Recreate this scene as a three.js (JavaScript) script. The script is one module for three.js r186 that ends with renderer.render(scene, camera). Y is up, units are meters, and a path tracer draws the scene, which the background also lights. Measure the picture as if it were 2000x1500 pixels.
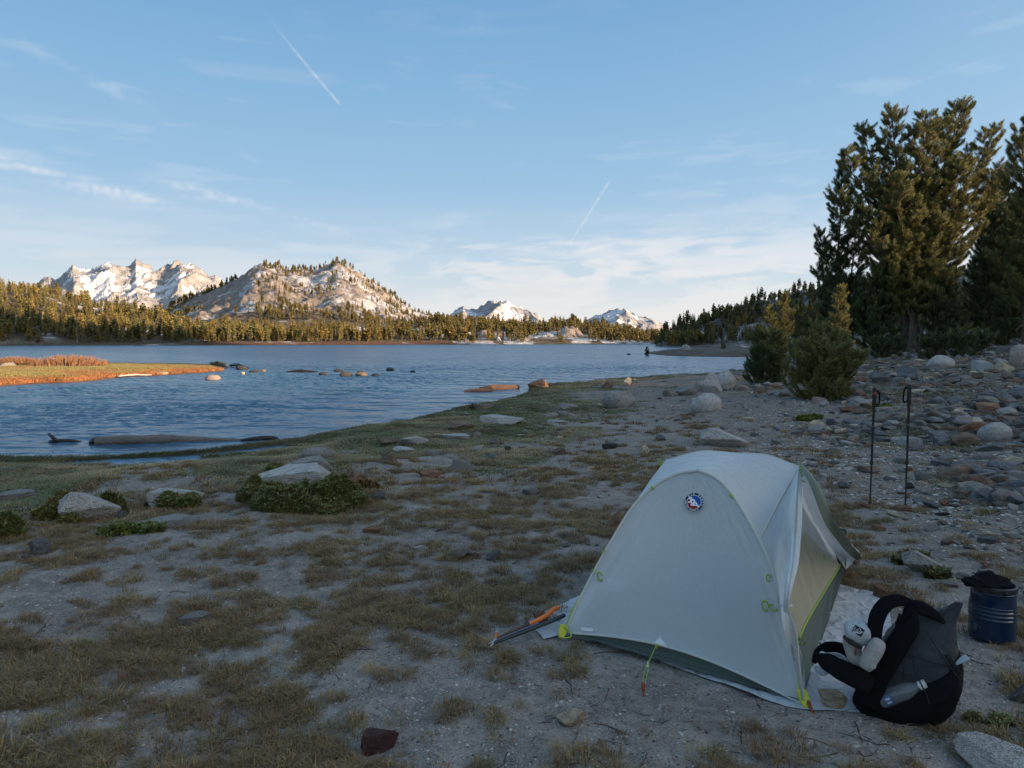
import * as THREE from 'three';
import { mergeGeometries, mergeVertices, toCreasedNormals } from 'three/addons/utils/BufferGeometryUtils.js';

// ---------------------------------------------------------------- camera, sky, sun, exposure
const { sin, cos, tan, atan, atan2, exp, sqrt, abs, min, max, floor, PI, pow, hypot } = Math;
const V = (x, y, z) => new THREE.Vector3(x, y, z);
const rad = (d) => d * PI / 180;
const F = 1350, EYE_Y = 1.6, PITCH = atan(86 / F), LAKE = -0.5;      // focal length in pixels of the 2000-pixel photograph
const scene = new THREE.Scene();
const camera = new THREE.PerspectiveCamera(2 * atan(750 / F) * 180 / PI, 4 / 3, 0.05, 30000);
camera.position.set(0, EYE_Y, 0);
camera.lookAt(0, EYE_Y - sin(PITCH), -cos(PITCH));
const renderer = new THREE.WebGLRenderer();
renderer.toneMapping = THREE.LinearToneMapping;
renderer.toneMappingExposure = 2.05;
renderer.shadowMap.enabled = true;

const SUN_AZ = rad(65), SUN_EL = rad(11);                              // from behind (+z) towards the right (+x)
const SUN = V(sin(SUN_AZ) * cos(SUN_EL), sin(SUN_EL), cos(SUN_AZ) * cos(SUN_EL));
const sun = new THREE.DirectionalLight(new THREE.Color().setRGB(1.0, 0.72, 0.47), 5);
sun.name = 'sun';
sun.position.copy(SUN).multiplyScalar(200); sun.target.position.set(0, 0, 0);
sun.castShadow = true; sun.shadow.mapSize.set(4096, 4096); sun.shadow.radius = 1;
Object.assign(sun.shadow.camera, { left: -400, right: 400, top: 400, bottom: -400, near: 1, far: 1500 });
scene.add(sun, sun.target);

// ---------------------------------------------------------------- random numbers and noise
function rng(seed) { let a = seed >>> 0; return () => { a = (a + 0x6d2b79f5) | 0; let t = Math.imul(a ^ (a >>> 15), 1 | a); t = (t + Math.imul(t ^ (t >>> 7), 61 | t)) ^ t; return ((t ^ (t >>> 14)) >>> 0) / 4294967296; }; }
const clamp = (x, a = 0, b = 1) => (x < a ? a : x > b ? b : x);
const mix = (a, b, t) => a + (b - a) * t;
const smooth = (a, b, x) => { const t = clamp((x - a) / (b - a)); return t * t * (3 - 2 * t); };
const H = new Float32Array(65536); { const r = rng(77); for (let i = 0; i < 65536; i++) H[i] = r() * 2 - 1; }
const PERM = new Uint16Array(65536); { const r = rng(5); for (let i = 0; i < 65536; i++) PERM[i] = i; for (let i = 65535; i > 0; i--) { const j = floor(r() * (i + 1)), t = PERM[i]; PERM[i] = PERM[j]; PERM[j] = t; } }
const h2 = (i, j) => H[(PERM[(i & 255) | ((j & 255) << 8)] + ((i >> 8) * 131) + ((j >> 8) * 197)) & 65535];
function noise(x, y) {                                                // value noise, -1..1
  const i = floor(x), j = floor(y); let u = x - i, v = y - j; u = u * u * u * (u * (u * 6 - 15) + 10); v = v * v * v * (v * (v * 6 - 15) + 10);
  const a = h2(i, j), b = h2(i + 1, j), c = h2(i, j + 1), d = h2(i + 1, j + 1);
  return a + (b - a) * u + (c - a + (a - b - c + d) * u) * v;
}
const h3 = (i, j, k) => H[(PERM[(i & 255) | ((j & 255) << 8)] + (k & 255) * 7919) & 65535];
function noise3(x, y, z) {
  const i = floor(x), j = floor(y), k = floor(z); let u = x - i, v = y - j, w = z - k; u = u * u * (3 - 2 * u); v = v * v * (3 - 2 * v); w = w * w * (3 - 2 * w);
  const q = (dk) => { const a = h3(i, j, k + dk), b = h3(i + 1, j, k + dk), c = h3(i, j + 1, k + dk), d = h3(i + 1, j + 1, k + dk); return a + (b - a) * u + (c - a + (a - b - c + d) * u) * v; };
  const a = q(0); return a + (q(1) - a) * w;
}
function fbm(x, y, o = 4) { let s = 0, a = 0.5; for (let i = 0; i < o; i++) { s += a * noise(x, y); x = x * 2.03 + 17.3; y = y * 2.03 - 9.1; a *= 0.5; } return s; }
function fbm3(x, y, z, o = 3) { let s = 0, a = 0.5; for (let i = 0; i < o; i++) { s += a * noise3(x, y, z); x = x * 2.03 + 7.3; y = y * 2.03 - 9.1; z = z * 2.03 + 3.7; a *= 0.5; } return s; }
function ridged(x, y, o = 5) { let s = 0, a = 0.5, w = 1; for (let i = 0; i < o; i++) { let n = 1 - abs(noise(x, y)); n *= n; s += a * n * w; w = clamp(n * 1.6); x = x * 2.07 + 11.3; y = y * 2.07 - 5.1; a *= 0.5; } return s; }
function lut(table) { return (x) => { const n = table.length; if (x <= table[0][0]) return table[0][1]; for (let i = 1; i < n; i++) if (x <= table[i][0]) { const t = (x - table[i - 1][0]) / (table[i][0] - table[i - 1][0]); return mix(table[i - 1][1], table[i][1], t); } return table[n - 1][1]; }; }
const segDist = (x, y, ax, ay, bx, by) => { const dx = bx - ax, dy = by - ay, t = clamp(((x - ax) * dx + (y - ay) * dy) / (dx * dx + dy * dy)); return [hypot(x - ax - dx * t, y - ay - dy * t), t]; };

// a pixel of the 2000 x 1500 photograph as a sight line, and where it meets a level, a depth or an upright plane
function ray(px, py) { const u = (px - 1000) / F, v = -(py - 750) / F, c = cos(PITCH), s = sin(PITCH); return V(u, v * c - s, -(c + v * s)); }
const gp = (px, py, y = 0) => { const d = ray(px, py), t = (y - EYE_Y) / d.y; return V(d.x * t, y, d.z * t); };
const dp = (px, py, depth) => { const d = ray(px, py), t = depth / -d.z; return V(d.x * t, EYE_Y + d.y * t, -depth); };
const onPlane = (px, py, p0, n) => { const d = ray(px, py), e = V(0, EYE_Y, 0), t = p0.clone().sub(e).dot(n) / d.dot(n); return e.add(d.multiplyScalar(t)); };

// ---------------------------------------------------------------- the sky
{
  const W = 4096, HH = 2048, data = new Float32Array(W * HH * 4);
  const dirAE = (px, py) => { const d = ray(px, py).normalize(); return [atan2(d.x, -d.z) * 180 / PI, Math.asin(d.y) * 180 / PI]; };
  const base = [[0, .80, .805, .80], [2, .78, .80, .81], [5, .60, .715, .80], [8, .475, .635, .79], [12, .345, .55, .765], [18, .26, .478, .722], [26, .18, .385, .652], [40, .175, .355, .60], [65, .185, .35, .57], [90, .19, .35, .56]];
  const EX = 1 / 2.05, ch = [1, 2, 3].map((c) => lut(base.map((b) => [b[0], b[c] * EX])));
  const line = (a, b, w, k, fadeA, fadeB) => ({ a: dirAE(...a), b: dirAE(...b), w, k, fadeA, fadeB });
  const trails = [line([505, 10], [665, 205], .095, .95, .75, .03), line([1083, 522], [1190, 354], .095, .8, .55, .05), line([1180, 370], [1192, 352], .06, .3, .1, .02), line([-20, 50], [360, 245], .6, .16, .4, .4), line([-40, 296], [345, 408], 1.1, .34, .02, .3), line([-40, 300], [420, 420], .45, .42, .02, .5), line([200, 335], [500, 400], .7, .35, .5, .4), line([330, 352], [720, 464], .42, .36, .4, .4), line([440, 285], [515, 322], .4, .12, .5, .4), line([1290, 342], [1580, 378], .22, .14, .4, .5), line([850, 245], [960, 228], .7, .10, .5, .5), line([890, 50], [980, 40], .7, .10, .5, .5), line([870, 420], [1010, 400], .9, .12, .5, .5)];
  for (let row = HH / 2; row < HH; row++) {
    const el = ((row + 0.5) / HH - 0.5) * 180, b = ch.map((f) => f(el));
    for (let col = 0; col < W; col++) {
      const ro = ((col + 0.5) / W - 0.5) * 360, o = (row * W + col) * 4;
      let az = ro + 90; if (az > 180) az -= 360;                       // 0 straight ahead, + to the right
      let c = 0;
      if (el < 34) {
        const wx = az * .11 + fbm(az * .05, el * .2 + 40, 3) * .9, wy = el * .62 - az * .012;
        const n1 = fbm(wx, wy * 1.15 + 3, 5) * 1.7, n2 = fbm(wx * 2.6 + 9, wy * 3.1 + fbm(wx * 2, wy * 2, 2), 5) * 1.7;
        const low = smooth(11, 3.5, el) * (0.45 + 0.55 * smooth(-14, 6, az)) * smooth(200, 60, abs(az - 20));
        c += low * smooth(-.5, .8, n1 + n2 * .7) * 1.25;
        c += smooth(30, 12, el) * smooth(5, 11, el) * smooth(.3, 1.1, n1 * .8 + n2 * .5) * .16;
        const st = smooth(9.0, 6.8, el) * smooth(3.2, 5.6, el) * smooth(-9, -2, az) * smooth(26, 10, az);
        c += st * smooth(-.1, .6, n2) * .75;
        if (abs(az) < 45) for (const t of trails) {
          const [d, k] = segDist(az, el, t.a[0], t.a[1], t.b[0], t.b[1]);
          if (d < t.w * 3) { const e = smooth(0, t.fadeA, k) * smooth(0, t.fadeB, 1 - k), wob = .75 + .5 * noise(az * 3.1 + 7, el * 3.3), soft = t.w > .2 ? clamp(.75 + n2 * .9, .2, 1.6) : 1; c += t.k * exp(-((d / (t.w * .6)) ** 2)) * e * wob * soft; }
        }
      }
      c = 1 - exp(-c);
      const ca = cos(rad(el)), away = Math.acos(clamp(sin(rad(el)) * SUN.y + ca * (cos(rad(ro)) * SUN.x + sin(rad(ro)) * SUN.z), -1, 1)) * 180 / PI, glow = 2.0 * exp(-((away / 18) ** 2)) + 1.0 * exp(-((away / 46) ** 2));   // the sky brightens round the sun; wide lobe strengthened to lift the shaded camp
      const warm = smooth(14, 0, el);
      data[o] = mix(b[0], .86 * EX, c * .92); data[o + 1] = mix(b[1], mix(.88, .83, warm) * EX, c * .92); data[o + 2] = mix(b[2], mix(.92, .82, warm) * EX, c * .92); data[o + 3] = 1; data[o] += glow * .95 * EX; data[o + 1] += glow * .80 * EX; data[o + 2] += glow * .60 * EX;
    }
  }
  for (let i = 0, n = W * HH / 2; i < n; i++) { data[i * 4] = .08; data[i * 4 + 1] = .09; data[i * 4 + 2] = .10; data[i * 4 + 3] = 1; }
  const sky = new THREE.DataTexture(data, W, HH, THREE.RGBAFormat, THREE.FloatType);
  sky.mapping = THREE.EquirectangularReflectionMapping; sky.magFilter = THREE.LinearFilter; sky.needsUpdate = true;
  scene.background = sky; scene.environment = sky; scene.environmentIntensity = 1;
}

// ---------------------------------------------------------------- objects: names, labels, copies
const used = new Map();
function numbered(name) { const n = used.get(name) ?? 0; used.set(name, n + 1); return n ? `${name}_${String(n).padStart(3, '0')}` : name; }
const shade = (o) => { o.castShadow = o.receiveShadow = true; return o; };
function tag(o, label, category, group) { Object.assign(o.userData, { label, category }); if (group) o.userData.group = group; return o; }
function thing(name, label, category, pos, group) { const g = new THREE.Group(); g.name = numbered(name); if (pos) g.position.copy(pos); scene.add(g); return tag(g, label, category, group); }
function single(name, geo, mat, label, category, group) { const m = shade(new THREE.Mesh(geo, mat)); m.name = numbered(name); scene.add(m); return tag(m, label, category, group); }
function part(parent, name, geo, mat, label) { const m = shade(new THREE.Mesh(geo, mat)); m.name = name; if (label) m.userData.label = label; parent.add(m); return m; }
function structure(name, geo, mat) { const m = shade(new THREE.Mesh(geo, mat)); m.name = numbered(name); m.userData.kind = 'structure'; scene.add(m); return m; }
function stuffGroup(name, label, category) { const g = new THREE.Group(); g.name = numbered(name); g.userData.kind = 'stuff'; tag(g, label, category); scene.add(g); return g; }
function instanced(parent, name, geo, mat, list, colors) {
  const m = shade(new THREE.InstancedMesh(geo, mat, max(1, list.length))); m.name = name; m.count = list.length;
  list.forEach((x, i) => { m.setMatrixAt(i, x); if (colors) m.setColorAt(i, colors[i]); });
  m.userData.kind = 'stuff'; parent.add(m); return m;
}
const rgb = (r, g, b) => new THREE.Color().setRGB(r, g, b);
const std = (color, roughness = .9, extra = {}) => new THREE.MeshStandardMaterial({ color: Array.isArray(color) ? rgb(...color) : color, roughness, ...extra });
const cloth = (color, transmission, roughness = 1, extra = {}) => new THREE.MeshPhysicalMaterial({ color: rgb(...color), roughness, transmission, thickness: 0, side: THREE.DoubleSide, ...extra });

// textures from a function of (u, v) in 0..1 that returns linear rgb, or a height
function texRGB(n, f) {
  const d = new Uint8Array(n * n * 4), enc = (c) => { c = clamp(c); return 255 * (c <= .0031308 ? c * 12.92 : 1.055 * pow(c, 1 / 2.4) - .055); };
  for (let j = 0; j < n; j++) for (let i = 0; i < n; i++) { const c = f(i / n, j / n), o = (j * n + i) * 4; d[o] = enc(c[0]); d[o + 1] = enc(c[1]); d[o + 2] = enc(c[2]); d[o + 3] = 255; }
  const t = new THREE.DataTexture(d, n, n); t.colorSpace = THREE.SRGBColorSpace; return finish(t);
}
function texGray(n, f) {
  const d = new Uint8Array(n * n * 4);
  for (let j = 0; j < n; j++) for (let i = 0; i < n; i++) { const c = clamp(f(i / n, j / n)) * 255, o = (j * n + i) * 4; d[o] = d[o + 1] = d[o + 2] = c; d[o + 3] = 255; }
  return finish(new THREE.DataTexture(d, n, n));
}
function finish(t) { t.wrapS = t.wrapT = THREE.RepeatWrapping; t.magFilter = t.minFilter = THREE.LinearFilter; t.needsUpdate = true; return t; }
function tileNoise(u, v, k, seed = 0) {                               // value noise that repeats over k cells
  const x = u * k, y = v * k, i = floor(x), j = floor(y); let a = x - i, b = y - j; a = a * a * (3 - 2 * a); b = b * b * (3 - 2 * b);
  const q = (m, n) => h2(((m % k) + k) % k + seed * 57, ((n % k) + k) % k + seed * 91);
  const p = q(i, j), r = q(i + 1, j), s = q(i, j + 1), t = q(i + 1, j + 1); return p + (r - p) * a + (s - p + (p - r - s + t) * a) * b;
}
// ---------------------------------------------------------------- the lie of the land
const shorePx = [[-900, 925], [-300, 906], [0, 897], [200, 893], [390, 880], [540, 862], [760, 830], [870, 805], [930, 790], [1000, 777], [1030, 768], [1034, 757], [1100, 750], [1180, 744], [1290, 739], [1380, 734], [1480, 722], [1530, 708]];
const shore = shorePx.map(([a, b]) => { const p = gp(a, b, LAKE); return [p.x, p.z]; });
shore.push([48, -78], [64, -120], [70, -190], [120, -260]);
function inland(x, z) {                                               // metres from the water's edge, negative in the lake
  let best = 1e9, side = 1;
  for (let i = 1; i < shore.length; i++) {
    const [ax, az] = shore[i - 1], [bx, bz] = shore[i], [d] = segDist(x, z, ax, az, bx, bz);
    if (d < best - 1e-9) { best = d; side = (bx - ax) * (z - az) - (bz - az) * (x - ax); }
  }
  return side > 0 ? best : -best;
}
const channels = [[[150, 906], [300, 899], [545, 876]], [[245, 911], [330, 905], [398, 899]]].map((l) => l.map(([a, b]) => { const p = gp(a, b, LAKE); return [p.x, p.z]; }));
function talusRise(x, z) {
  const far = clamp((-z - 19) / 13), a = mix(.105, .09, far), x0 = 5.2 + .2 * max(0, -z - 12), u = x - x0, sp = u > 20 ? u : .9 * Math.log(1 + exp(u / .9));
  return a * (sp < 24 ? sp : 24 + (sp - 24) * .5 * exp(-(sp - 24) / 200));
}
const TENT = gp(1400, 1240);
function groundH(x, z, s = inland(x, z)) {
  let h;
  if (s < 0) h = LAKE + max(-2.5, s * .16);
  else h = LAKE + .53 * (1 - exp(-s / 4.2)) + talusRise(x, z) * smooth(0, 6, s);
  const land = smooth(-1, 3, s), camp = smooth(1.2, 2.6, hypot(x - TENT.x, (z - TENT.z) * .8));
  h += land * (fbm(x * .35 + 5, z * .35, 3) * .16 * mix(.25, 1, camp) + fbm(x * 1.7, z * 1.7 + 8, 3) * .045 * mix(.3, 1, camp) + fbm(x * 7, z * 7, 2) * .012);
  if (s > .0 && s < 7) {
    h += smooth(0, .5, s) * (1 - s / 7) * (.05 + .07 * noise(x * 1.3 + 30, z * 1.3));  // hummocky turf bank
    for (const c of channels) for (let i = 1; i < c.length; i++) { const [d, k] = segDist(x, z, c[i - 1][0], c[i - 1][1], c[i][0], c[i][1]); const w = .21 + .07 * noise(x * 2, z * 2); if (d < 1.7) h = mix(h, min(h, LAKE + .04 + .02 * noise(x * 5, z * 5)), smooth(1.7, .5, d)); if (d < w * 2.2) h = mix(min(h, LAKE - .03), h, smooth(w * .75, w * 2, d)); }
  }
  return h;
}
function onGround(px, py) { let y = 0, p; for (let i = 0; i < 14; i++) { p = gp(px, py, clamp(y, -2, 1.2)); y = mix(y, groundH(p.x, p.z), .7); } if (p.z > 0 || -p.z > 120) p = dp(px, py, 40); p.y = groundH(p.x, p.z); return p; }
const pixelOf = (p) => { const c = cos(PITCH), s = sin(PITCH), y = p.y - EYE_Y, d = -p.z * c - y * s, v = y * c - p.z * s; return [1000 + F * p.x / d, 750 - F * v / d, d]; };

// how much of the ground is turf, meadow, stones
const bare = [[1350, 1440, 1.0, 1], [1150, 1410, .55, .9], [1250, 1330, 1.15, .95], [250, 1120, .9, .75], [620, 1180, .35, .5], [780, 1290, .6, .6], [1480, 1440, 1.0, 1], [900, 1090, .45, .4], [330, 1400, .45, .6], [1000, 1500, .5, .7]].map(([a, b, r, k]) => { const p = gp(a, b); return [p.x, p.z, r, k]; });
function cover(x, z, s) {
  const n = fbm(x * .9 + 3, z * .9, 3), big = fbm(x * .28 + 60, z * .28 + 4, 3);
  const meadow = smooth(6.6, 2.4, s + n * 4.5 + big * 3 + smooth(-1, 5, x) * 2.4);
  const u = x - (5.2 + .2 * max(0, -z - 12)), talus = smooth(-.4, 3.2, u + n * 2.2 + big * 2), gravel = smooth(2.2, 4.4, x + n * 1.5 + (-z > 9 ? -(-z - 9) * .05 : 0));
  let want = .56 + big * .5 - .34 * gravel - .3 * smooth(8, 16, -z);
  for (const [bx, bz, r, k] of bare) want -= k * smooth(r * 1.25, r * .5, hypot(x - bx, z - bz));
  const clump = fbm(x * 3.1 + 13, z * 3.1 + 31, 3) * 1.25 + fbm(x * 8.5, z * 8.5, 2) * .9;
  const turf = smooth(.0, .2, clump * .8 + (want - .55) * .8) * (1 - talus * .75);
  return { meadow, talus, gravel, turf };
}

// ---------------------------------------------------------------- ground textures
const sandTex = [null, null];
{
  const n = 1024, r = rng(31), hgt = new Float32Array(n * n), tone = new Float32Array(n * n * 3).fill(1);   // a tile of 2 m: grains and small stones
  for (let j = 0; j < n; j++) for (let i = 0; i < n; i++) { const u = i / n, v = j / n; hgt[j * n + i] = .32 + .07 * tileNoise(u, v, 23) + .08 * tileNoise(u, v, 61, 1) + .09 * tileNoise(u, v, 190, 2) + .1 * tileNoise(u, v, 430, 3); }
  for (let k = 0; k < 21000; k++) {
    const cx = r() * n, cy = r() * n, R = .9 + 3.0 * pow(r(), 6), el = .6 + .8 * r(), an = r() * PI, g = r(), t = g < .5 ? [1.15, 1.1, 1.06] : g < .68 ? [1.5, 1.48, 1.46] : g < .9 ? [.5, .47, .46] : [1.1, .75, .55], amp = .6 + .5 * r();
    for (let y = -8; y <= 8; y++) for (let x = -8; x <= 8; x++) {
      const a = (x * cos(an) + y * sin(an)) / R, b = (y * cos(an) - x * sin(an)) / (R * el), q = a * a + b * b; if (q > 1) continue;
      const o = ((floor(cy) + y + n) % n) * n + (floor(cx) + x + n) % n, hh = .36 + min(.55, R * .1) * sqrt(1 - q);
      if (hh > hgt[o]) { hgt[o] = hh; for (let c = 0; c < 3; c++) tone[o * 3 + c] = t[c] * amp; }
    }
  }
  const at = (u, v) => (min(n - 1, floor(v * n))) * n + min(n - 1, floor(u * n));
  sandTex[0] = texRGB(n, (u, v) => { const o = at(u, v), w = .68 + .12 * tileNoise(u, v, 9, 6) + .15 * tileNoise(u, v, 47, 7) + .2 * tileNoise(u, v, 300, 8); return [0, 1, 2].map((c) => w * tone[o * 3 + c]); });
  sandTex[1] = texGray(n, (u, v) => hgt[at(u, v)]);
}
const groundMat = new THREE.MeshStandardMaterial({ vertexColors: true, map: sandTex[0], bumpMap: sandTex[1], bumpScale: .016, roughness: .95 });
groundMat.name = 'gravelly_sand';

function gridMesh(rows, cols, at) {                                   // at(i, j) gives [x, y, z, [r, g, b], u, v]
  const p = new Float32Array(rows * cols * 3), c = new Float32Array(rows * cols * 3), uv = new Float32Array(rows * cols * 2), ix = new Uint32Array((rows - 1) * (cols - 1) * 6);
  for (let i = 0, k = 0; i < rows; i++) for (let j = 0; j < cols; j++, k++) { const [x, y, z, q, u, v] = at(i, j); p[k * 3] = x; p[k * 3 + 1] = y; p[k * 3 + 2] = z; c[k * 3] = q[0]; c[k * 3 + 1] = q[1]; c[k * 3 + 2] = q[2]; uv[k * 2] = u; uv[k * 2 + 1] = v; }
  for (let i = 0, k = 0; i < rows - 1; i++) for (let j = 0; j < cols - 1; j++) { const a = i * cols + j, b = a + 1, d = a + cols, e = d + 1; ix[k++] = a; ix[k++] = b; ix[k++] = d; ix[k++] = b; ix[k++] = e; ix[k++] = d; }
  const g = new THREE.BufferGeometry(); g.setAttribute('position', new THREE.BufferAttribute(p, 3)); g.setAttribute('color', new THREE.BufferAttribute(c, 3)); g.setAttribute('uv', new THREE.BufferAttribute(uv, 2)); g.setIndex(new THREE.BufferAttribute(ix, 1)); g.computeVertexNormals(); return g;
}
const mix3 = (a, b, t) => [mix(a[0], b[0], t), mix(a[1], b[1], t), mix(a[2], b[2], t)];
const SAND = [.37, .325, .28], SAND2 = [.285, .242, .20], SOIL = [.17, .13, .085], MEADOW = [.15, .15, .05], MEADOW2 = [.24, .20, .085], MEADOW3 = [.06, .068, .022], WET = [.035, .028, .018], GRAVEL = [.255, .217, .18], DIRT = [.155, .122, .092];
function groundColor(x, z, s, h) {
  const c = cover(x, z, s), n = fbm(x * 3.1 + 70, z * 3.1, 3), m = fbm(x * .6, z * .6 + 90, 3);
  let q = mix3(SAND, SAND2, clamp(.35 + n * .9 + m * .5));
  q = mix3(q, GRAVEL, c.gravel * .8);
  q = mix3(q, DIRT, c.talus * clamp(.65 + n));
  q = mix3(q, SOIL, c.turf * .28);
  const md = mix3(mix3(MEADOW, MEADOW2, clamp(.35 + m * 1.6 + n * .6)), MEADOW3, clamp(noise(x * 2.2, z * 2.2) * 1.2 - .2));
  q = mix3(q, md, c.meadow * clamp(.8 + n * .6));
  q = mix3(q, SOIL, c.meadow * smooth(.1, .5, noise(x * .9 + 4, z * .9 + 7)) * .75);
  q = mix3(q, WET, smooth(.16, .03, h - LAKE) * .85);
  q = mix3(q, [.07, .075, .02], c.meadow * smooth(2.2, .8, s) * .6);
  return q;
}
{
  const cols = [], C0 = 480;
  for (let j = 0; j <= C0; j++) cols.push(mix(-rad(42.5), rad(42.5), j / C0));
  for (let j = 1; j <= 70; j++) cols.push(rad(42.5) + rad(275) * j / 70);
  const rs = [.35, .8, 1.3, 1.7]; while (rs[rs.length - 1] < 45) rs.push(rs[rs.length - 1] * 1.0078); while (rs[rs.length - 1] < 420) rs.push(rs[rs.length - 1] * 1.05);
  structure('ground', gridMesh(rs.length, cols.length, (i, j) => {
    const a = cols[j], r = rs[i], x = sin(a) * r, z = -cos(a) * r, s = inland(x, z), h = groundH(x, z, s);
    return [x, h, z, groundColor(x, z, s, h), x / 2, z / 2];
  }), groundMat);
}
// the lake bed and the country beyond, out to the horizon
structure('lake_bed', new THREE.CylinderGeometry(12000, 12000, 1, 96).translate(0, -14.5, 0), std([.12, .11, .09], 1));

// ---------------------------------------------------------------- the lake
{
  const n = 1024;
  const wave = (u, v, waves) => { let h = 0; for (const [a, b, k, p] of waves) h += k * sin(2 * PI * (a * u + b * v) + p); return h; };
  const set = (seed, lo, hi, count) => { const r = rng(seed), w = []; for (let i = 0; i < count; i++) { const f = lo * pow(hi / lo, r()), an = rad(78 + (r() + r() + r() - 1.5) * 62); w.push([Math.round(f * cos(an)), Math.round(f * sin(an)), pow(lo / f, 1.35) * (.6 + r() * .8), r() * 6.28]); } return w; };
  const w1 = set(3, 11, 170, 90), w2 = set(9, 9, 110, 60);
  const field = (w) => { const d = new Float32Array(n * n); let s = 0; for (let j = 0; j < n; j++) for (let i = 0; i < n; i++) { const q = wave(i / n, j / n, w) * (1 + .55 * tileNoise(i / n, j / n, 7, 3) + .4 * tileNoise(i / n, j / n, 19, 4)); d[j * n + i] = q; } for (let j = 0; j < n; j++) for (let i = 0; i < n; i++) { const a = (d[j * n + (i + 1) % n] - d[j * n + i]) * n, b = (d[((j + 1) % n) * n + i] - d[j * n + i]) * n; s += a * a + b * b; } s = sqrt(s / n / n); for (let i = 0; i < d.length; i++) d[i] /= s; return d; };   // slope of 1 over the unit tile
  const f1 = field(w1), f2 = field(w2);
  // a normal map for a tile of 26 m, a bump map for a tile of 7.3 m
  const nd = new Uint8Array(n * n * 4), cell = 26 / n, amp = .19 * 26;
  for (let j = 0; j < n; j++) for (let i = 0; i < n; i++) {
    const dx = (f1[j * n + (i + 1) % n] - f1[j * n + (i + n - 1) % n]) / (2 * cell) * amp, dy = (f1[((j + 1) % n) * n + i] - f1[((j + n - 1) % n) * n + i]) / (2 * cell) * amp, l = hypot(dx, dy, 1), o = (j * n + i) * 4;
    nd[o] = 127.5 * (1 - dx / l); nd[o + 1] = 127.5 * (1 - dy / l); nd[o + 2] = 127.5 * (1 + 1 / l); nd[o + 3] = 255;
  }
  const nm = finish(new THREE.DataTexture(nd, n, n)), bm = texGray(n, (u, v) => .5 + 18 * f2[floor(v * n) * n + floor(u * n)]);
  bm.repeat.set(26 / 7.3, 26 / 7.3);
  const mat = new THREE.MeshPhysicalMaterial({ color: rgb(.05, .12, .19), roughness: .26, ior: 1.333, normalMap: nm, normalScale: new THREE.Vector2(1, 1), bumpMap: bm, bumpScale: .12 * 7.3 / 18 });
  mat.name = 'rippled_water';
  // real waves near the shore, flattening out with distance where they fall below what can be told apart
  const r = rng(21), W = []; for (let i = 0; i < 46; i++) { const l = .16 * pow(4.6, r()), an = rad(82 + (r() + r() + r() - 1.5) * 58); W.push([2 * PI / l * cos(an), 2 * PI / l * sin(an), r() * 6.28, .030 * l * pow(.4 / l, .4) / sqrt(46) * 1.75]); }
  const zs = []; for (let d = 6.5; d < 70; d += .05 + max(0, d - 14) * .0042) zs.push(d); for (let d = 84; d < 640; d *= 1.12) zs.push(d);
  const ts = []; for (let j = 0; j <= 620; j++) ts.push(mix(-.80, .56, j / 620)); ts.unshift(-9, -3, -1.5); ts.push(1, 2.5);
  const edge = (d, t) => smooth(80, 34, d) * smooth(6.5, 8, d) * smooth(-.8, -.78, t) * smooth(.56, .54, t);
  const g = gridMesh(zs.length, ts.length, (i, j) => {
    const d = zs[i], t = ts[j], x = t * d, z = -d, e = edge(d, t); let h = 0;
    if (e > 0) { for (const [a, b, p, k] of W) h += k * sin(a * x + b * z + p); const s = inland(x, z); h *= e * (1 + .5 * noise(x * .11, z * .2) + .35 * noise(x * .35 + 9, z * .6)) * (s > .4 ? 0 : mix(.15, 1, smooth(0, 9, -s))); }
    return [x, LAKE + h, z, [1, 1, 1], x / 26, -z / 26];
  });
  g.deleteAttribute('color');
  structure('lake_water', g, mat);
}

// ---------------------------------------------------------------- low tongues of land in the lake
function tongue(name, outlinePx, top, width, color, mat, n = 170) {
  const poly = outlinePx.map(([a, b]) => { const p = gp(a, b, LAKE); return [p.x, p.z]; });
  const xs = poly.map((p) => p[0]), zs = poly.map((p) => p[1]), x0 = min(...xs) - 2, x1 = max(...xs) + 2, z0 = min(...zs) - 2, z1 = max(...zs) + 2;
  const sd = (x, z) => { let d = 1e9, inside = false; for (let i = 0, j = poly.length - 1; i < poly.length; j = i++) { const [ax, az] = poly[j], [bx, bz] = poly[i]; d = min(d, segDist(x, z, ax, az, bx, bz)[0]); if ((az > z) !== (bz > z) && x < (bx - ax) * (z - az) / (bz - az) + ax) inside = !inside; } return inside ? d : -d; };
  const hAt = (x, z) => { const s = sd(x, z) + fbm(x * .8, z * .8, 3) * .9; return LAKE - .12 + (s < 0 ? max(-.5, s * .3) : (.12 + top) * (1 - exp(-s / width))) + (s > 0 ? fbm(x * 1.1 + 40, z * 1.1, 3) * .09 * min(1, s) : 0); };
  const m = structure(name, gridMesh(n, n, (i, j) => { const x = mix(x0, x1, j / (n - 1)), z = mix(z0, z1, i / (n - 1)), h = hAt(x, z); return [x, h, z, color(x, z, h), x / 2, z / 2]; }), mat);
  return { hAt, m };
}
const peninsula = tongue('peninsula', [[-320, 772], [0, 757], [45, 752], [110, 750], [190, 746], [240, 738], [330, 734], [400, 729], [440, 725], [462, 719], [440, 714], [330, 712], [200, 711], [60, 711], [-120, 713], [-420, 718]], .28, 1.4, (x, z, h) => {
  const n = fbm(x * .7, z * .7, 3), m = fbm(x * 3, z * 1.4 + 9, 3);
  let q = mix3([.42, .19, .075], [.36, .30, .09], smooth(.12, .3, h - LAKE + n * .16)); q = mix3(q, [.17, .08, .035], clamp(m * 1.1)); return mix3(q, WET, smooth(.05, .0, h - LAKE) * .8);
}, groundMat, 240);
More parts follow.
